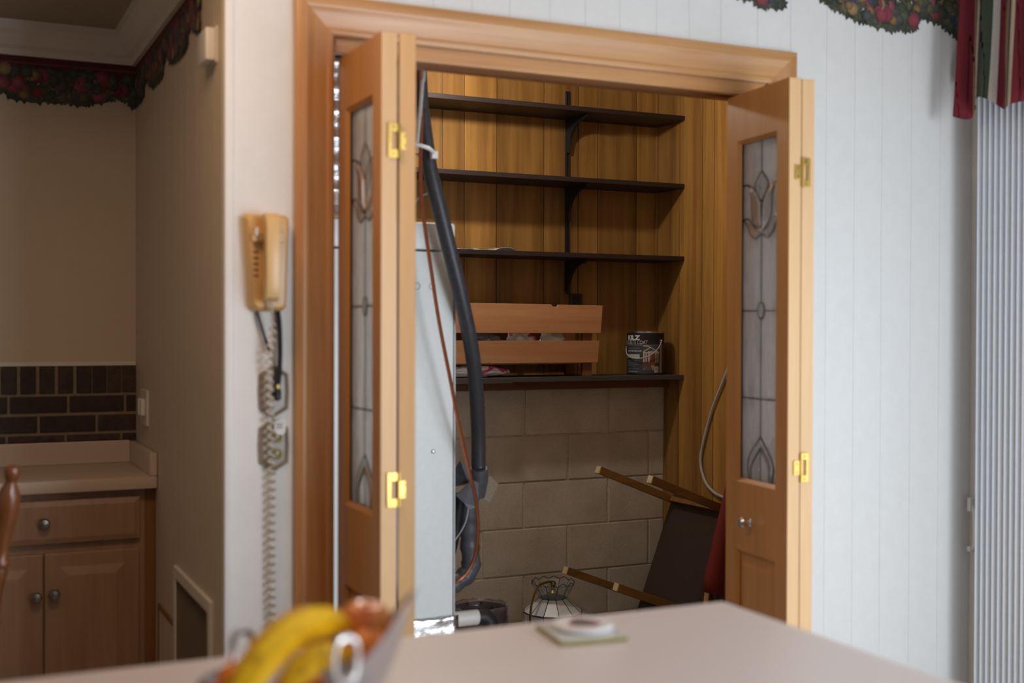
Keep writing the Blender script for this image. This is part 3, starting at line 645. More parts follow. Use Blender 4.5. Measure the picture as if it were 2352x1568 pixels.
zt = [Vector((1.202 + 0.042 * math.cos(a), 0.474 + 0.058 * math.sin(a), 1.868 - 0.012 * math.cos(a))) for a in [2 * PI * k / 24 for k in range(25)]]
tie = thing('cable_tie', 'white plastic tie binding the pipes together', 'tie', (1.202, 0.474, 1.868))
MB().tube(zt, 0.0055, 6).build('strap', M['zip'], tie, smooth=True)
box('tie_head', M['zip'], (1.232, 1.250, 0.440, 0.458, 1.842, 1.862), tie, 0.002)
tag(MB().tube(smooth_path([(1.25, 0.62, 1.676), (1.235, 0.60, 1.71), (1.245, 0.58, 1.745), (1.27, 0.56, 1.76)], 6), 0.0022, 6).build('thin_wire', M['greyp'], smooth=True, org=(1.21, 0.62, 1.676)), 'thin grey wire rising from the air handler top', 'wire')
# fitting wrapped in grey tape, and the hose under it
wr_ = thing('wrapped_fitting', 'grey tape wrapped fitting with loose flaps at the foot of the foam pipe', 'pipe fitting', (1.51, 0.72, 0.88))
MB().tube(smooth_path([(1.490, 0.70, 0.945), (1.497, 0.718, 0.895), (1.498, 0.73, 0.855)], 4), [0.026, 0.028, 0.027, 0.029, 0.028, 0.026, 0.025, 0.024, 0.023], 12).build('tape_roll', M['wrap'], wr_, smooth=True)
def flap(pts, mat):
    n = (Vector(pts[1]) - Vector(pts[0])).cross(Vector(pts[2]) - Vector(pts[0])).normalized() * 0.003
    MB().loft([pts, [tuple(Vector(p) + n) for p in pts]]).build('flap', mat, wr_)
flap([(1.405, 0.68, 0.868), (1.452, 0.66, 0.915), (1.472, 0.66, 0.905), (1.476, 0.67, 0.83), (1.445, 0.67, 0.825), (1.43, 0.675, 0.845)], M['wrap'])
flap([(1.405, 0.69, 0.945), (1.428, 0.70, 0.97), (1.475, 0.70, 0.935), (1.455, 0.70, 0.90), (1.41, 0.69, 0.895)], M['black'])
flap([(1.545, 0.74, 0.915), (1.580, 0.75, 0.885), (1.545, 0.74, 0.83), (1.515, 0.73, 0.845), (1.520, 0.73, 0.89)], M['plate'])
hz = thing('drain_hose', 'dark grey ribbed hose hanging beside the air handler below the wrapped fitting', 'hose', (1.47, 0.8, 0.6))
MB().tube(smooth_path([(1.490, 0.765, 0.86), (1.492, 0.785, 0.78), (1.502, 0.80, 0.70), (1.505, 0.80, 0.62), (1.46, 0.80, 0.58), (1.40, 0.80, 0.57)], 5), [0.030 + 0.003 * math.sin(k * 1.9) for k in range(26)], 12).build('hose_wall', M['wrap'], hz, smooth=True)
MB().tube(smooth_path([(1.455, 0.76, 0.86), (1.445, 0.78, 0.74), (1.43, 0.80, 0.64), (1.42, 0.80, 0.57)], 5), 0.017, 10).build('inner_tube', M['black'], hz, smooth=True)
MB().tube(smooth_path([(1.462, 0.71, 0.85), (1.455, 0.72, 0.78), (1.425, 0.74, 0.72), (1.385, 0.75, 0.69)], 5), 0.0025, 6).build('drain_wire', M['greyp'], hz, smooth=True)

# white cable loop on the closet side wall
tag(MB().tube(smooth_path([(3.008, 1.42, 1.45), (3.006, 1.52, 1.25), (3.006, 1.576, 1.161), (3.006, 1.655, 1.04), (3.006, 1.715, 0.91), (3.006, 1.748, 0.80), (3.006, 1.715, 0.715), (3.006, 1.645, 0.672), (3.006, 1.565, 0.657), (3.004, 1.40, 0.62)], 6), 0.0062, 8).build('wall_cable', M['greyp'], smooth=True, org=(3.006, 1.5, 1.45)), 'pale grey cable hanging in a loop on the closet side wall', 'cable')

# small table lying against the side wall
TL = Vector((0.93, 0.070, -0.365)).normalized(); TW = Vector((-0.07, 0.997, 0)).normalized(); TW = (TW - TL * TW.dot(TL)).normalized(); TV = -(TL.cross(TW)).normalized()
if TV.z > 0: TV = -TV
E2 = Vector((2.566, 1.455, 0.772))
tt = thing('side_table', 'dark topped small table tipped on its side with four legs pointing left', 'table', (2.75, 1.62, 0.02))
def obox(a0, a1, b0, b1, c0, c1):
    P = lambda a, b, c: E2 + TL * a + TW * b + TV * c
    return MB().add([P(a, b, c) for c in (c0, c1) for a, b in ((a0, b0), (a1, b0), (a1, b1), (a0, b1))], [(0, 3, 2, 1), (4, 5, 6, 7), (0, 1, 5, 4), (1, 2, 6, 5), (2, 3, 7, 6), (3, 0, 4, 7)])
obox(0.440, 0.452, -0.03, 0.40, -0.028, 0.705).build('tabletop', M['tabletop_dark'], tt, bevel=0.002)
for b in (0.0, 0.375):
    for c in (0.0, 0.445):
        lg = obox(0.004, 0.440, b - 0.016, b + 0.016, c - 0.016, c + 0.016).build('leg', M['tableleg'], tt, bevel=0.002)
        obox(0.0, 0.004, b - 0.015, b + 0.015, c - 0.015, c + 0.015).build('leg_end', M['endgrain'], lg)
obox(0.400, 0.440, 0.016, 0.359, -0.010, 0.010).build('apron', M['tableleg'], tt, bevel=0.002)
obox(0.400, 0.440, 0.016, 0.359, 0.435, 0.455).build('apron', M['tableleg'], tt, bevel=0.002)
MB().lathe([(0.009, 0), (0.009, 0.012), (0.005, 0.02), (0, 0.02)], E2 + TL * 0.33 + TW * 0.0 + TV * 0.458, -TV, 12).build('bolt_cap', M['endgrain'], tt, smooth=True)
tag(MB().tube([Vector((2.66, 1.25, 0.014)), Vector((2.795, 1.362, 0.43))], 0.013, 4).build('wooden_stick', M['stick'], org=(2.66, 1.25, 0.02)), 'pale wooden stick leaning between the tipped table and the red chair', 'stick')
fc = thing('folded_chair', 'folded chair with red canvas behind the right pine door', 'chair', (2.93, 1.2, 0.012))
cv = []; nu, nv = 10, 12
for j in range(nv + 1):
    t = j / nv; z = 0.90 - 0.565 * t
    x0 = 2.900 - 0.175 * min(1, t * 1.08) ** 0.9; 
    for i in range(nu + 1):
        u = i / nu
        cv.append((x0 + (0.10 + 0.12 * t) * u, 1.335 - 0.05 * u - 0.02 * math.sin(u * 9) * t - 0.03 * t, z - 0.05 * u * t))
fm = MB().add(cv, [(j * (nu + 1) + i, j * (nu + 1) + i + 1, (j + 1) * (nu + 1) + i + 1, (j + 1) * (nu + 1) + i) for j in range(nv) for i in range(nu)])
o = fm.build('canvas', M['red'], fc, smooth=True); o.modifiers.new('t', 'SOLIDIFY').thickness = 0.018
for a, b, m in (((2.735, 1.27, 0.014), (2.79, 1.31, 0.38), 'maroontube'), ((2.78, 1.26, 0.014), (2.82, 1.30, 0.40), 'maroontube'), ((2.835, 1.25, 0.014), (2.865, 1.29, 0.40), 'iron'), ((2.865, 1.24, 0.014), (2.93, 1.27, 0.55), 'maroontube')):
    MB().tube([a, b], 0.010, 8).build('leg', M[m], fc, smooth=True)

# waste bin, roll, lamp
WB = Vector((1.90, 1.62, 0.012))
bn = thing('waste_bin', 'round dark waste bin with a clear liner beside the air handler', 'bin', WB)
MB().lathe([(0.0, 0.0), (0.085, 0.0), (0.106, 0.275), (0.102, 0.275), (0.082, 0.006), (0.0, 0.006)], WB, (0, 0, 1), 32).build('bin_wall', M['binplastic'], bn, smooth=True)
ln = MB().lathe([(0.080, 0.04), (0.098, 0.25), (0.102, 0.282), (0.109, 0.287), (0.113, 0.275), (0.111, 0.21)], WB, (0, 0, 1), 40); ln.f = ln.f[:-2]; ln.c = ln.c[:-2]
ln.v = [tuple(Vector(p) + Vector((noise.noise(Vector(p) * 40), noise.noise(Vector(p) * 40 + Vector((5, 0, 0))), noise.noise(Vector(p) * 30) * 1.2)) * 0.008) for p in ln.v]
ln.build('liner', M['liner'], bn, smooth=True)
LX, LY = 2.29, 1.76
pl = thing('pendant_lamp', 'white panelled glass pendant lamp standing on the closet floor', 'lamp', (LX, LY, 0.012))
NP = 12
def ring(r, z): return [Vector((LX + r * math.cos(2 * PI * (k + 0.5) / NP), LY + r * math.sin(2 * PI * (k + 0.5) / NP), z)) for k in range(NP)]
R0, R1, R2, R3 = ring(0.108, 0.014), ring(0.122, 0.205), ring(0.056, 0.262), ring(0.090, 0.322)
ld = MB()
for k in range(NP):
    j = (k + 1) % NP
    for A, B, nm, mt in ((R0, R1, 'skirt_pane', 'lampglass'), (R1, R2, 'shade_pane', 'lampglass'), (R2, R3, 'crown_pane', 'clearlamp')):
        q = [A[k], A[j], B[j], B[k]]; n = (q[1] - q[0]).cross(q[3] - q[0]).normalized() * 0.0015
        MB().loft([[p - n for p in q], [p + n for p in q]]).build(nm, M[mt], pl)
        ld.tube([A[k], B[k]], 0.0016 if nm == 'crown_pane' else 0.0024, 5)
    ld.tube([R1[k], R1[j]], 0.0032, 5); ld.tube([R2[k], R2[j]], 0.0028, 5)
    mid = (R3[k] + R3[j]) / 2 + Vector((0, 0, 0.012)); ld.tube([R3[k], mid, R3[j]], 0.0015, 5)
o = ld.build('lead_frame', M['lead'], pl, smooth=True); o['kind'] = 'stuff'
MB().lathe([(0.014, 0.20), (0.014, 0.26), (0.020, 0.27), (0.020, 0.285), (0.010, 0.295), (0.010, 0.312), (0.014, 0.317), (0.010, 0.330), (0, 0.332)], (LX, LY, 0), (0, 0, 1), 16).build('stem', M['oldbrass'], pl, smooth=True)
ch = smooth_path([(LX, LY, 0.328), (LX - 0.04, LY - 0.02, 0.332), (LX - 0.09, LY - 0.04, 0.322), (LX - 0.13, LY - 0.07, 0.27), (LX - 0.145, LY - 0.08, 0.20), (LX - 0.155, LY - 0.09, 0.11), (LX - 0.17, LY - 0.10, 0.02)], 5)
MB().tube(ch, 0.0048, 6).build('chain', M['oldbrass'], pl, smooth=True)

# ------------------------------------------------------------------ kitchen: counter, cabinet, bricks, vent
ct = thing('kitchen_counter', 'almond laminate counter with low splash lip against the brick', 'counter', (-0.6, 1.1, 0.91))
box('worktop', M['lam_k'], (-2.0, 0.5655, 0.898, 1.324, 0.908, 0.944), ct, 0.006, True)
box('back_splash', M['lam_k'], (-2.0, 0.545, 1.306, 1.324, 0.944, 1.014), ct, 0.003)
box('side_splash', M['lam_k'], (0.545, 0.5655, 0.900, 1.324, 0.944, 1.010), ct, 0.003)
kc = thing('base_cabinet', 'pickled oak base cabinet with a drawer above two doors', 'cabinet', (0.26, 1.1, 0))
box('carcass', M['pickled'], (-0.04, 0.535, 0.935, 1.32, 0.10, 0.907), kc)
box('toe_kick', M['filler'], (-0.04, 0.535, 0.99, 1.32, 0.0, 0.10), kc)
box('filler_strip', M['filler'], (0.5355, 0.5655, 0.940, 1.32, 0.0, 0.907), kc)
def fielded(name, x0, x1, z0, z1, rim, parent):
    m = MB().box(x0, x1, 0.917, 0.935, z0, z1)
    o = m.build(name, M['pickled'], parent, bevel=0.004)
    if rim:
        q = lambda y, e: [(x0 + e, y, z0 + e), (x1 - e, y, z0 + e), (x1 - e, y, z1 - e), (x0 + e, y, z1 - e)]
        p = MB().loft([q(0.9168, 0.034), q(0.9168, 0.036), q(0.9165, 0.040), q(0.9095, 0.064)], cap=False); p.poly(q(0.9095, 0.064))
        # stiles and rails proud of the panel groove
        p.build('raised_panel', M['pickled'], o)
    return o
def knob(x, z, parent):
    MB().lathe([(0.0, 0.0), (0.007, 0.0), (0.005, 0.008), (0.006, 0.012), (0.014, 0.017), (0.016, 0.022), (0.012, 0.028), (0.0, 0.030)], (x, 0.917, z), (0, -1, 0), 18).build('knob', M['nickel'], parent, smooth=True)
d = fielded('drawer', 0.0, 0.520, 0.765, 0.886, False, kc)
q = lambda y, e: [(0.0 + e, y, 0.765 + e), (0.52 - e, y, 0.765 + e), (0.52 - e, y, 0.886 - e), (0.0 + e, y, 0.886 - e)]
MB().loft([q(0.917, 0.004), q(0.913, 0.016)], cap=False).poly(q(0.913, 0.016)).build('drawer_face', M['pickled'], d)
knob(0.26, 0.825, d)
d = fielded('door', 0.002, 0.2585, 0.125, 0.738, True, kc); knob(0.239, 0.622, d)
d = fielded('door', 0.2625, 0.518, 0.125, 0.738, True, kc); knob(0.286, 0.626, d)
# brick strip behind the counter
bs = struct(box('wall_brick_strip', M['mortar_d'], (-2.0, 0.5665, 1.327, 1.335, 1.0145, 1.2505)))
proto = None
def brick(x0, x1, z0, z1):
    o = MB().box(x0, x1, 1.3215 - 0.002 * random.random(), 1.328, z0, z1).build('brick', M['brick'], bs, 0.002, org=((x0 + x1) / 2, 1.325, z0))
    o.location = ORG[o.name]
x = 0.5645; k = 0
while x > -0.3:
    w_ = 0.0445 if k >= 3 else 0.0415; g = 0.010 if k >= 3 else 0.003
    brick(x - w_, x, 1.166, 1.2495); x -= w_ + g; k += 1
for z0, z1, xs in ((1.1065, 1.1565, (0.5645, 0.5285, 0.358, 0.1855, 0.013, -0.16)), (1.0455, 1.0955, (0.5645, 0.4425, 0.271, 0.099, -0.075)), (1.0155, 1.0355, (0.5645, 0.5165, 0.350, 0.180, 0.008, -0.16))):
    for a, b in zip(xs[:-1], xs[1:]): brick(b + 0.008, a, z0, z1)
# passage wall fittings
vg = thing('return_grille', 'large white return air grille low on the passage wall', 'vent', (XC, 0.35, 0.1))
f = MB().box(XC - 0.010, XC, 0.107, 0.135, 0.10, 0.742).box(XC - 0.010, XC, 0.560, 0.589, 0.10, 0.742).box(XC - 0.010, XC, 0.135, 0.560, 0.712, 0.742).box(XC - 0.010, XC, 0.135, 0.560, 0.10, 0.13)
f.build('vent_frame', M['trimwhite'], vg, bevel=0.002)
box('vent_backing', M['plate'], (XC - 0.0016, XC, 0.135, 0.560, 0.13, 0.712), vg)
for k in range(17):
    y = 0.147 + 0.0248 * k
    MB().loft([[(XC - 0.009, y, z), (XC - 0.0075, y + 0.002, z), (XC - 0.002, y + 0.014, z), (XC - 0.003, y + 0.010, z)] for z in (0.13, 0.712)]).build('slat', M['wall_k'], vg)
ap = thing('wall_register', 'smaller dark rimmed panel low on the passage wall beside the cabinet', 'vent', (XC, 0.73, 0.1))
MB().box(XC - 0.006, XC, 0.600, 0.612, 0.10, 0.585).box(XC - 0.006, XC, 0.848, 0.862, 0.10, 0.585).box(XC - 0.006, XC, 0.612, 0.848, 0.572, 0.585).box(XC - 0.006, XC, 0.612, 0.848, 0.10, 0.112).build('vent_frame', M['filler'], ap)
box('vent_panel', M['wall_k'], (XC - 0.004, XC, 0.612, 0.848, 0.112, 0.572), ap)
sn = thing('alarm_sensor', 'small white sensor box high on the passage wall edge', 'sensor', (XC, 0.14, 1.99))
box('sensor_case', M['whitep'], (XC - 0.026, XC - 0.004, 0.072, 0.165, 1.975, 2.048), sn, 0.004, True)
box('mounting_plate', M['trimwhite'], (XC - 0.004, XC, 0.066, 0.17, 1.970, 2.052), sn, 0.001)
sw = thing('light_switch', 'almond switch plate on the passage wall above the counter end', 'switch', (XC, 1.14, 1.13))
box('switch_plate', M['trimwhite'], (XC - 0.007, XC, 1.062, 1.19, 1.075, 1.182), sw, 0.002)
for y in (1.10, 1.15): box('rocker', M['whitep'], (XC - 0.020, XC - 0.007, y - 0.012, y + 0.012, 1.105, 1.155), sw, 0.003)
struct(box('baseboard_passage', M['trimwhite'], (XC - 0.012, XC, 0.02, 0.935, 0, 0.085), None, 0.002))

# dining chair
fwd = Vector((0.4259, 0.9047, 0)); rgt = Vector((0.9048, -0.4259, 0))
T = Vector((0.141, 0.105, 1.075))
chair = thing('dining_chair', 'cherry wood chair with a turned finial post at the left edge', 'chair', T - Vector((0, 0, 1.075)) - rgt * 0.27)
def post(top, bot, prof, name, parent):
    ax = (top - bot); L = ax.length
    return MB().lathe([(r, L * h) for r, h in [(r_ * 1.12, h_) for r_, h_ in prof]], bot, ax, 18).build(name, M['chair'], parent, smooth=True)
pp = [(0.012, 0), (0.016, 0.08), (0.017, 0.2), (0.015, 0.33), (0.013, 0.42), (0.0175, 0.44), (0.0175, 0.452), (0.0125, 0.465), (0.014, 0.55), (0.0155, 0.60), (0.0175, 0.63), (0.0155, 0.645), (0.0195, 0.655), (0.0195, 0.668), (0.0145, 0.68), (0.0145, 0.72), (0.0185, 0.79), (0.0225, 0.85), (0.0205, 0.90), (0.012, 0.935), (0.0095, 0.945), (0.0135, 0.965), (0.0155, 0.98), (0.0115, 0.995), (0.0, 1.0)]
tr, tl = T, T - rgt * 0.54
br, bl = T - rgt * 0.125 - Vector((0, 0, 0.63)) + fwd * 0.09, T - rgt * 0.415 - Vector((0, 0, 0.63)) + fwd * 0.09
post(tr, br, pp, 'post', chair); post(tl, bl, pp, 'post', chair)
a = T - rgt * 0.04 - Vector((0, 0, 0.17)) + fwd * 0.02; b = tl + rgt * 0.04 - Vector((0, 0, 0.17)) + fwd * 0.02
MB().loft([[p + fwd * dy + Vector((0, 0, dz)) for dy, dz in ((0.009, -0.035), (0.009, 0.035), (-0.009, 0.035), (-0.009, -0.035))] for p in (a, (a + b) / 2 - fwd * 0.02, b)]).build('crest_rail', M['chair'], chair, bevel=0.003)
for k in range(1, 5):
    t = k / 5; post(a.lerp(b, t), br.lerp(bl, t), [(0.007, 0), (0.010, 0.4), (0.006, 1)], 'spindle', chair)
SCn = (br + bl) / 2 + fwd * 0.20
out = [SCn + rgt * x - Vector((0, 0, 0.02)) + fwd * y for x, y in ((-0.19, -0.21), (-0.21, 0.0), (-0.22, 0.16), (-0.14, 0.22), (0.14, 0.22), (0.22, 0.16), (0.21, 0.0), (0.19, -0.21))]
MB().loft([[p for p in out], [p + Vector((0, 0, 0.034)) for p in out]]).build('seat', M['chair'], chair, bevel=0.008)
for sx in (-1, 1):
    for sy in (-1, 1):
        tp = SCn + rgt * 0.15 * sx + fwd * 0.14 * sy - Vector((0, 0, 0.01)); bt = SCn + rgt * 0.20 * sx + fwd * 0.19 * sy; bt.z = 0
        post(tp, bt, [(0.011, 0), (0.016, 0.3), (0.019, 0.5), (0.014, 0.55), (0.018, 0.6), (0.013, 1)], 'leg', chair)

# ------------------------------------------------------------------ wall by the phone
ph = thing('wall_phone', 'almond plastic corded telephone hanging on the white wall', 'telephone', (0.66, -0.004, 1.41))
def oct_(x0, x1, x0b, x1b, z0, z1, y, e=0.008): return [(x0b + e, y, z0), (x1b - e, y, z0), (x1b, y, z0 + e), (x1, y, z1 - e), (x1 - e, y, z1), (x0 + e, y, z1), (x0, y, z1 - e), (x0b, y, z0 + e)]
MB().loft([oct_(0.605, 0.706, 0.620, 0.700, 1.407, 1.624, -0.004), oct_(0.606, 0.705, 0.621, 0.699, 1.409, 1.622, -0.030), oct_(0.611, 0.700, 0.627, 0.694, 1.416, 1.616, -0.040)]).build('phone_base', M['almond'], ph, bevel=0.002, smooth=True)
hs = [(-0.046, 1.620), (-0.072, 1.622), (-0.088, 1.612), (-0.094, 1.585), (-0.094, 1.46), (-0.088, 1.436), (-0.074, 1.428), (-0.046, 1.430), (-0.043, 1.470), (-0.062, 1.490), (-0.066, 1.525), (-0.062, 1.558), (-0.043, 1.575)]
MB().loft([[(x, y, z) for y, z in hs] for x in (0.6400, 0.6700)]).build('handset', M['almond2'], ph, bevel=0.003, smooth=True)
box('cradle', M['almond2'], (0.618, 0.640, -0.052, -0.040, 1.560, 1.582), ph, 0.002)
box('cradle', M['almond2'], (0.670, 0.690, -0.052, -0.040, 1.560, 1.582), ph, 0.002)
MB().box(0.623, 0.629, -0.062, -0.040, 1.572, 1.590).build('hook', M['whitep'], ph, bevel=0.0015)
for k in range(5): box('card_line', M['filler'], (0.622, 0.634, -0.0412, -0.0395, 1.536 - 0.013 * k, 1.540 - 0.013 * k), ph)
# coiled cord
cl = smooth_path([(0.655, -0.062, 1.430), (0.660, -0.058, 1.41), (0.664, -0.048, 1.385), (0.664, -0.042, 1.34), (0.659, -0.036, 1.30), (0.662, -0.030, 1.24), (0.664, -0.028, 1.18), (0.668, -0.026, 1.10), (0.669, -0.022, 1.0), (0.669, -0.022, 0.85), (0.672, -0.022, 0.62), (0.674, -0.022, 0.45)], 8)
L = [0]
for p, q_ in zip(cl[:-1], cl[1:]): L.append(L[-1] + (q_ - p).length)
N = 620; hp = []; j = 0
for i in range(N + 1):
    s = L[-1] * i / N
    while j < len(L) - 2 and L[j + 1] < s: j += 1
    p = cl[j].lerp(cl[j + 1], (s - L[j]) / max(1e-6, L[j + 1] - L[j]))
    r = 0.0075 * min(1, max(0, (s - 0.04) / 0.03)); a = 2 * PI * s / 0.0185
    hp.append(p + Vector((math.cos(a) * r, math.sin(a) * r, 0.0)))
MB().tube(hp, 0.0030, 5).build('coiled_cord', M['cordw'], ph, smooth=True)
bc = thing('power_cord', 'black cord hanging from behind the phone down to the upper plate', 'cord', (0.68, -0.02, 1.40))
MB().tube(smooth_path([(0.684, -0.012, 1.412), (0.686, -0.020, 1.38), (0.687, -0.024, 1.32), (0.685, -0.024, 1.27), (0.682, -0.022, 1.245)], 5), [0.0058] * 14 + [0.0065] * 7, 8).build('thick_cable', M['black'], bc, smooth=True)
MB().tube(smooth_path([(0.637, -0.012, 1.412), (0.643, -0.018, 1.385), (0.652, -0.020, 1.355), (0.661, -0.020, 1.328), (0.664, -0.022, 1.315)], 5), [0.003] * 12 + [0.004] * 9, 8).build('thin_cable', M['black'], bc, smooth=True)
MB().lathe([(0.0045, 0), (0.0045, 0.012)], (0.682, -0.021, 1.236), (0, 0, 1), 12).build('brass_collar', M['brass'], bc, smooth=True)
MB().lathe([(0.003, -0.012), (0.0085, -0.008), (0.0085, 0.010), (0.005, 0.016)], (0.682, -0.021, 1.220), (0, 0, 1), 14).build('plug', M['black'], bc, smooth=True)
def hexplate(name, zc, label, group):
    t = thing(name, label, 'wall plate', (0.677, -0.004, zc), group)
    def hx(e, y): return [(0.643 + e, y, zc - 0.040 + e * 0.6), (0.677, y, zc - 0.0605 + e), (0.711 - e, y, zc - 0.040 + e * 0.6), (0.713 - e, y, zc), (0.711 - e, y, zc + 0.040 - e * 0.6), (0.677, y, zc + 0.0605 - e), (0.643 + e, y, zc + 0.040 - e * 0.6), (0.641 + e, y, zc)]
    MB().loft([hx(0, -0.004), hx(0.001, -0.008), hx(0.006, -0.0095), hx(0.008, -0.0075), hx(0.011, -0.0095)]).build('plate', M['plate'], t, smooth=False)
    return t
hexplate('wall_plate', 1.2285, 'taupe six sided wall plate behind the black plug', 'six sided plates under the phone')
wp2 = hexplate('wall_plate', 1.107, 'taupe six sided outlet plate with a white tag, below the other', 'six sided plates under the phone')
for z in (1.126, 1.088):
    o = MB().lathe([(0.0125, 0), (0.0125, 0.003), (0.011, 0.004), (0, 0.004)], (0.683, -0.0095, z), (0, -1, 0), 20).build('socket_face', M['olive'], wp2, smooth=True)
    for dx in (-0.004, 0.004): box('slot', M['black'], (0.683 + dx - 0.0009, 0.683 + dx + 0.0009, -0.0139, -0.0133, z - 0.004, z + 0.004), o)
tgo = thing('phone_jack', 'small white jack block with grey print over the lower plate', 'phone jack', (0.687, -0.01, 1.15))
MB().loft([[(0.6745, y, 1.138), (0.682, y, 1.132), (0.696, y, 1.130), (0.701, y, 1.138), (0.702, y, 1.158), (0.694, y, 1.166), (0.676, y, 1.163)] for y in (-0.0097, -0.020)]).build('jack_case', M['whitep'], tgo, bevel=0.0015)
for z, w_ in ((1.156, 0.016), (1.151, 0.014), (1.146, 0.015)): box('printed_line', M['inkgrey'], (0.680, 0.680 + w_, -0.0204, -0.0199, z, z + 0.0022), tgo)

# ------------------------------------------------------------------ printed fruit borders
GREENS = [(0.050, 0.058, 0.035, 1), (0.075, 0.080, 0.050, 1), (0.030, 0.042, 0.030, 1), (0.095, 0.085, 0.045, 1), (0.06, 0.065, 0.055, 1)]
FRUITS = [((0.27, 0.055, 0.07, 1), 0.030), ((0.32, 0.075, 0.10, 1), 0.024), ((0.34, 0.22, 0.095, 1), 0.024), ((0.045, 0.05, 0.11, 1), 0.014), ((0.06, 0.06, 0.13, 1), 0.013), ((0.22, 0.02, 0.03, 1), 0.020), ((0.25, 0.15, 0.06, 1), 0.018)]
def border(label, place, u0, u1, ztop, band, depth, dark, seed):
    rnd = random.Random(seed)
    t = thing('wallpaper_border', label, 'wallpaper border', place(u0, ztop, 0), 'die cut fruit borders')
    b = MB(); n = 24
    for i in range(n):
        a, c = u0 + (u1 - u0) * i / n, u0 + (u1 - u0) * (i + 1) / n
        b.poly([place(a, ztop, 0.0012), place(c, ztop, 0.0012), place(c, ztop - band, 0.0012), place(a, ztop - band, 0.0012)], (0.105, 0.012, 0.016, 1))
        b.poly([place(a, ztop - 0.018, 0.0015), place(c, ztop - 0.018, 0.0015), place(c, ztop - 0.024, 0.0015), place(a, ztop - 0.024, 0.0015)], (0.17, 0.05, 0.035, 1))
        b.poly([place(a, ztop, 0.0), place(c, ztop, 0.0), place(c, ztop - band, 0.0), place(a, ztop - band, 0.0)], (0.105, 0.012, 0.016, 1))
    o = b.build('paper_band', M['print'], t); o['kind'] = 'stuff'
    g = MB(); lay = 0.0016
    dd = abs(u1 - u0)
    for pas in range(3):
        u = 0.0
        while u < dd:
            dp = depth(u); uu = u0 + (u1 - u0) * u / dd
            rows_ = 1 if pas == 0 else 5
            for q in range(rows_):
                z = ztop - band * 0.55 - (dp - 0.020) * (1.0 if pas == 0 else rnd.uniform(0.0, 0.95))
                z = max(z, ztop - band * 0.55 - dp); lay += 0.000004
                uj = uu + rnd.uniform(-0.012, 0.012)
                if not (min(u0, u1) + 0.012 < uj < max(u0, u1) - 0.004): continue
                if pas < 2 or rnd.random() < 0.55:
                    R = rnd.uniform(0.017, 0.027); k = rnd.randint(5, 7); ph0 = rnd.uniform(0, 6)
                    pts = []
                    for m in range(2 * k): pts.append(place(uj + R * (1 if m % 2 == 0 else 0.62) * math.cos(ph0 + PI * m / k), z + R * (1 if m % 2 == 0 else 0.62) * math.sin(ph0 + PI * m / k), lay))
                    col = rnd.choice(GREENS)
                    g.poly(pts, col)
                    g.poly([place(uj + R * 0.5 * math.cos(ph0 + 2 * PI * m / 5), z + R * 0.5 * math.sin(ph0 + 2 * PI * m / 5), lay + 0.000002) for m in range(5)], tuple(min(1, x * 1.5) for x in col[:3]) + (1,))
                else:
                    fc_, R = rnd.choice(FRUITS); R *= 0.8
                    z = max(z, ztop - band * 0.55 - dp + R + 0.01)
                    for sc_, br_ in ((1, 0.75), (0.72, 1.0), (0.35, 1.25)):
                        lay += 0.000002
                        g.poly([place(uj + R * sc_ * math.cos(2 * PI * m / 9), z + R * sc_ * math.sin(2 * PI * m / 9) * 0.95, lay) for m in range(9)], tuple(x * br_ for x in fc_[:3]) + (1,))
            u += 0.013 if pas == 0 else 0.021
    o = g.build('printed_garland', M['print'], t); o['kind'] = 'stuff'
def swag(u, period, d0, d1, ph=0.0):
    s = ((u + ph) / period) % 1.0
    return d0 + (d1 - d0) * max(0, math.sin(PI * s)) ** 0.35 if s < 0.78 else d0 + 0.01 * math.sin(s * 40)
border('dark fruit garland border under the kitchen crown moulding', lambda u, z, l: (u, 1.335 - l, z), 0.566, -0.4, 2.206, 0.075, lambda u: swag(u, 0.36, 0.075, 0.105, 0.27), 1, 3)
border('dark fruit garland border along the top of the passage wall', lambda u, z, l: (XC - l, u, z), 1.33, 0.25, 2.206, 0.075, lambda u: swag(u, 0.36, 0.055, 0.10, 0.10), 1, 5)
def dining_depth(u):
    pts = [(0, 0.175), (0.06, 0.168), (0.10, 0.140), (0.16, 0.125), (0.20, 0.118), (0.215, 0.160), (0.30, 0.172), (0.40, 0.160), (0.50, 0.140), (0.56, 0.115), (0.58, 0.085), (0.69, 0.085), (0.70, 0.150), (0.76, 0.158), (0.80, 0.143), (0.9, 0.130), (1.1, 0.12), (1.9, 0.12)]
    for (a, p), (b, q) in zip(pts[:-1], pts[1:]):
        if a <= u <= b: return p + (q - p) * (u - a) / (b - a)
    return 0.1
border('bright fruit garland border above the pine doors', lambda u, z, l: (u, -0.004 - l, z), 2.775, 0.9, 2.44, 0.09, dining_depth, 0, 11)

# ------------------------------------------------------------------ right side: valance and vertical blinds
vb = thing('vertical_blinds', 'pale grey vertical blinds drawn back beside the right wall corner', 'blinds', (2.70, -0.14, 0.05))
box('head_rail', M['whitep'], (2.69, 2.755, -2.1, -0.03, 2.09, 2.14), vb, 0.003)
proto = MB().loft([[(0.036 * t_, -0.026 * t_ - 0.006 * (1 - t_ * t_), z) for t_ in (-1, -0.6, -0.2, 0.2, 0.6, 1)] + [(0.036 * t_ + 0.0008, -0.026 * t_ - 0.006 * (1 - t_ * t_) + 0.0012, z) for t_ in (1, 0.6, 0.2, -0.2, -0.6, -1)] for z in (0.04, 2.088)]).build('slat', M['vane'], vb, local=True)
proto.location = (2.728 - 2.70, -0.138 + 0.14, -0.05)
for k in range(1, 15): dup(proto, vb, (0.028, 0.002 - 0.0205 * k, -0.05))
vp = thing('door_pull', 'small white pull handle between the wall corner and the blinds', 'handle', (2.765, -0.012, 0.72))
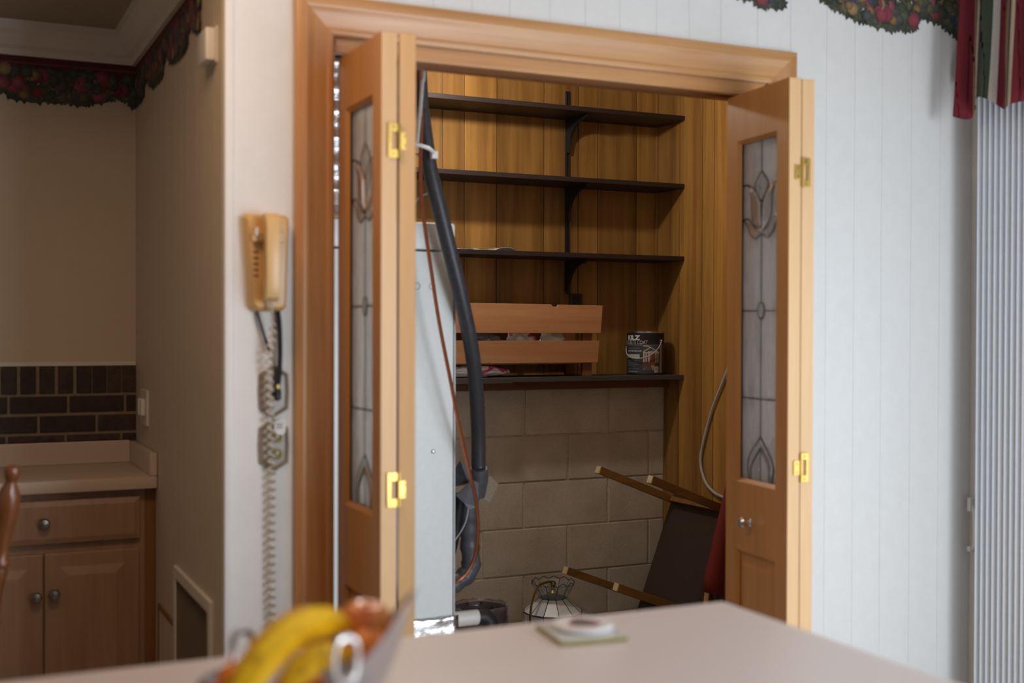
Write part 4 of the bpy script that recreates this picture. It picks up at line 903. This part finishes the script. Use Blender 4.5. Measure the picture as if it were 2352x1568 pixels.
box('pull_plate', M['whitep'], (2.752, 2.779, -0.035, -0.022, 0.835, 0.875), vp, 0.003)
box('pull_plate', M['whitep'], (2.752, 2.779, -0.035, -0.022, 0.715, 0.732), vp, 0.003)
MB().tube(smooth_path([(2.765, -0.032, 0.85), (2.760, -0.045, 0.82), (2.760, -0.045, 0.75), (2.765, -0.032, 0.722)], 5), 0.0058, 8).build('pull_bar', M['whitep'], vp, smooth=True)
va = thing('striped_valance', 'gathered striped valance in maroon, green and cream over the blinds', 'valance', (2.70, -0.2, 2.0))
MA, TA, DK, CR_, GN, WH = (0.17, 0.010, 0.018, 1), (0.30, 0.19, 0.11, 1), (0.045, 0.035, 0.035, 1), (0.50, 0.42, 0.30, 1), (0.040, 0.055, 0.030, 1), (0.58, 0.56, 0.50, 1)
cols = []
for c_, n_ in ((MA, 11), (TA, 4), (DK, 3), (CR_, 4), (DK, 2), (GN, 6), (WH, 4), (MA, 8), (TA, 5), (DK, 2), (CR_, 3), (MA, 3)): cols += [c_] * n_
vm = MB(); nu, nv = 320, 14; gv = []
for i in range(nu + 1):
    s = i / nu * 1.28
    for j in range(nv + 1):
        t = j / nv; phs = 2 * PI * s / 0.105 + 0.35 * math.sin(s * 9) + 0.5 * math.sin(t * 2.2 + s * 6) - 1.5
        y = -0.116 - s * 0.95 + 0.006 * (1 - t) * math.sin(phs * 0.5) - 0.020 * t * (1 - min(1, s / 0.15)) + 0.028 * t * (1 - min(1, s / 0.2))
        x = 2.628 + (0.009 + 0.009 * t) * math.sin(phs) - 0.012 * t
        z = 2.44 - (0.452 + 0.020 * math.sin(s * 34 + 1.2) + 0.008 * math.sin(phs)) * t
        gv.append((x, y, z))
for i in range(nu):
    c = cols[i % len(cols)]
    for j in range(nv): vm.add([gv[i * (nv + 1) + j], gv[(i + 1) * (nv + 1) + j], gv[(i + 1) * (nv + 1) + j + 1], gv[i * (nv + 1) + j + 1]], [(0, 1, 2, 3)], c)
o = vm.build('gathered_cloth', M['stripe'], va)
bmv = bmesh.new(); bmv.from_mesh(o.data); bmesh.ops.remove_doubles(bmv, verts=bmv.verts, dist=1e-6); bmv.to_mesh(o.data); bmv.free()
for p in o.data.polygons: p.use_smooth = True
o.modifiers.new('t', 'SOLIDIFY').thickness = 0.0015

# ------------------------------------------------------------------ foreground: peninsula, bowl, fruit, coaster
pn = thing('peninsula_counter', 'pinkish beige laminate peninsula counter across the foreground', 'counter', (0.0, -1.6, 0))
box('worktop', M['laminate'], (-1.6, 1.207, -2.35, -0.985, 0.872, 0.910), pn, 0.010, True)
box('cabinet_base', M['base_panel'], (-1.6, 1.00, -2.2, -1.25, 0.0, 0.872), pn)
cs = thing('glass_trivet', 'square pale glass tile with olive edges lying on the counter', 'trivet', (0.872, -1.094, 0.910))
rz = math.radians(-7)
def rq(h, z): return [(0.872 + h * (a * math.cos(rz) - b * math.sin(rz)), -1.094 + h * (a * math.sin(rz) + b * math.cos(rz)), z) for a, b in ((-1, -1), (1, -1), (1, 1), (-1, 1))]
MB().loft([rq(0.0535, 0.9105), rq(0.0535, 0.9170)]).build('tile_edge', M['olive'], cs, bevel=0.0012)
MB().loft([rq(0.0515, 0.9168), rq(0.0515, 0.9178)]).build('tile_face', M['tile_top'], cs)
co = thing('round_coaster', 'round white coaster with a dark bird print on the glass tile', 'coaster', (0.880, -1.085, 0.918))
MB().lathe([(0.0, 0.0), (0.042, 0.0), (0.0465, 0.002), (0.0465, 0.006), (0.044, 0.0085), (0.0, 0.0085)], (0.880, -1.085, 0.918), (0, 0, 1), 40).build('disc', M['coaster'], co, smooth=True)
pm = MB(); zt_ = 0.9267
def blotch(pts, col, dz): pm.poly([(0.880 + rgt.x * a + fwd.x * b * 1.5, -1.085 + rgt.y * a + fwd.y * b * 1.5, zt_ + dz) for a, b in pts], col)
blotch([(-0.022, -0.014), (-0.020, 0.004), (-0.012, 0.016), (0.000, 0.017), (0.016, 0.008), (0.029, 0.000), (0.022, -0.012), (0.008, -0.016), (-0.006, -0.018)], (0.32, 0.10, 0.12, 1), 0)
blotch([(-0.018, -0.004), (-0.012, 0.011), (0.000, 0.012), (0.014, 0.003), (0.022, -0.002), (0.008, -0.010), (-0.008, -0.010)], (0.075, 0.085, 0.08, 1), 0.0001)
blotch([(-0.013, -0.014), (-0.006, -0.010), (0.004, -0.013), (-0.004, -0.022)], (0.40, 0.27, 0.14, 1), 0.0002)
blotch([(0.006, -0.013), (0.016, -0.009), (0.020, -0.014), (0.012, -0.019)], (0.38, 0.15, 0.16, 1), 0.0002)
blotch([(-0.024, -0.012), (-0.017, -0.010), (-0.018, -0.018)], (0.42, 0.28, 0.16, 1), 0.0002)
o = pm.build('bird_print', M['print'], co); o['kind'] = 'stuff'

BC = Vector((0.356, -1.376, 0.910)); TH = math.radians(-25.2)
bw = thing('fruit_bowl', 'silver metal bowl with raised corners and loop handles on the counter', 'bowl', BC)
def rim(th):
    c = ((1 + math.cos(th - TH)) / 2) ** 6; return 0.106 + 0.030 * c, 0.068 + 0.102 * c
bl_ = []; nT, nS = 64, 12
for inner in (0, 1):
    for s in (range(nS + 1) if not inner else range(nS, -1, -1)):
        t = s / nS; lp = []
        for k in range(nT):
            th = 2 * PI * k / nT; R, Z = rim(th)
            r = 0.040 + (R - 0.040) * t ** 0.8; z = 0.001 + (Z - 0.001) * t ** 1.7
            if inner: r -= 0.0035 * (1 if s < nS else 0.3); z += 0.003 * (1 - t)
            lp.append(BC + Vector((max(r, 0.002) * math.cos(th), max(r, 0.002) * math.sin(th), z)))
        bl_.append(lp)
MB().loft(bl_).build('bowl_body', M['silver'], bw, smooth=True)
for th, hh in ((TH + 3 * PI / 4, 0.036), (TH - math.radians(52), 0.042)):
    R, Z = rim(th); d = Vector((math.cos(th), math.sin(th), 0)); sd = Vector((-d.y, d.x, 0)); c = BC + d * (R - 0.001) + Vector((0, 0, Z + hh * 0.46))
    lp = []
    for k in range(25):
        a = 2 * PI * k / 24; cx, cz = math.cos(a), math.sin(a)
        lp.append(c + sd * (0.0135 * (abs(cx) ** 0.7) * (1 if cx > 0 else -1)) + Vector((0, 0, hh * 0.55 * (abs(cz) ** 0.8) * (1 if cz > 0 else -1))))
    MB().tube(lp, 0.0042, 8).build('loop_handle', M['chrome'], bw, smooth=True)
def banana(pts, r, label):
    t = thing('banana', label, 'banana', pts[len(pts) // 2], 'bananas in the bowl')
    P = smooth_path(pts, 6); n = len(P)
    rr = [r * min(1.0, 0.30 + 0.70 * math.sin(PI * min(1, max(0, (i / (n - 1)) * 1.02)) ) ** 0.55 * 1.0) for i in range(n)]
    MB().tube(P, rr, 7).build('skin', M['banana'], t, smooth=True, bevel=0)
    MB().tube([P[0], P[0] + (P[0] - P[1]).normalized() * 0.022], [r * 0.32, r * 0.27], 7).build('stalk', M['stalk'], t, smooth=True)
    MB().tube([P[-1], P[-1] + (P[-1] - P[-2]).normalized() * 0.005], [r * 0.28, r * 0.12], 7).build('tip', M['stalk'], t, smooth=True)
banana([Vector((0.2637, -1.4581, 0.9716)), Vector((0.2862, -1.4572, 1.0088)), Vector((0.3135, -1.4476, 1.0350)), Vector((0.3483, -1.4307, 1.0504)), Vector((0.3873, -1.4048, 1.0455)), Vector((0.4186, -1.3867, 1.0226))], 0.0215, 'large yellow banana arching over the top of the fruit')
banana([Vector((0.3208, -1.4603, 0.9964)), Vector((0.3397, -1.4657, 1.0146)), Vector((0.3657, -1.4612, 1.0256)), Vector((0.3955, -1.4422, 1.0176))], 0.0165, 'smaller yellow banana lying below the arching one')
def fruit(name, c, r, mat, label, group=None, dimple=0.0):
    t = thing(name, label, 'fruit', c - Vector((0, 0, r)), group)
    pr = [(r * math.sin(PI * i / 16) * (1 + dimple * 0.06 * math.cos(PI * i / 16)), -r * math.cos(PI * i / 16) * (0.94 - dimple * 0.25 * (abs(math.cos(PI * i / 16)) ** 12))) for i in range(17)]
    MB().lathe(pr, c, (0.1, -0.1, 1), 26).build('skin', M[mat], t, smooth=True)
    MB().lathe([(0.003, 0), (0.002, 0.006)], c + Vector((0.1, -0.1, 1)).normalized() * (r * (0.92 - dimple * 0.25)), (0.1, -0.1, 1), 8).build('stem', M['stalk'], t, smooth=True)
fruit('orange', Vector((0.4188, -1.4476, 1.0234)), 0.0225, 'orange', 'bright orange at the right of the bowl, below the apple', 'oranges in the bowl')
fruit('orange', Vector((0.3039, -1.3333, 0.9682)), 0.027, 'orange', 'orange at the left end of the bowl, behind the bananas', 'oranges in the bowl')
fruit('apple', Vector((0.4375, -1.3789, 1.0317)), 0.0330, 'apple', 'red and orange apple beside the banana tip', None, 1.0)
fruit('apple', Vector((0.3656, -1.3680, 0.9562)), 0.034, 'apple', 'red apple mostly hidden under the bananas', None, 1.0)
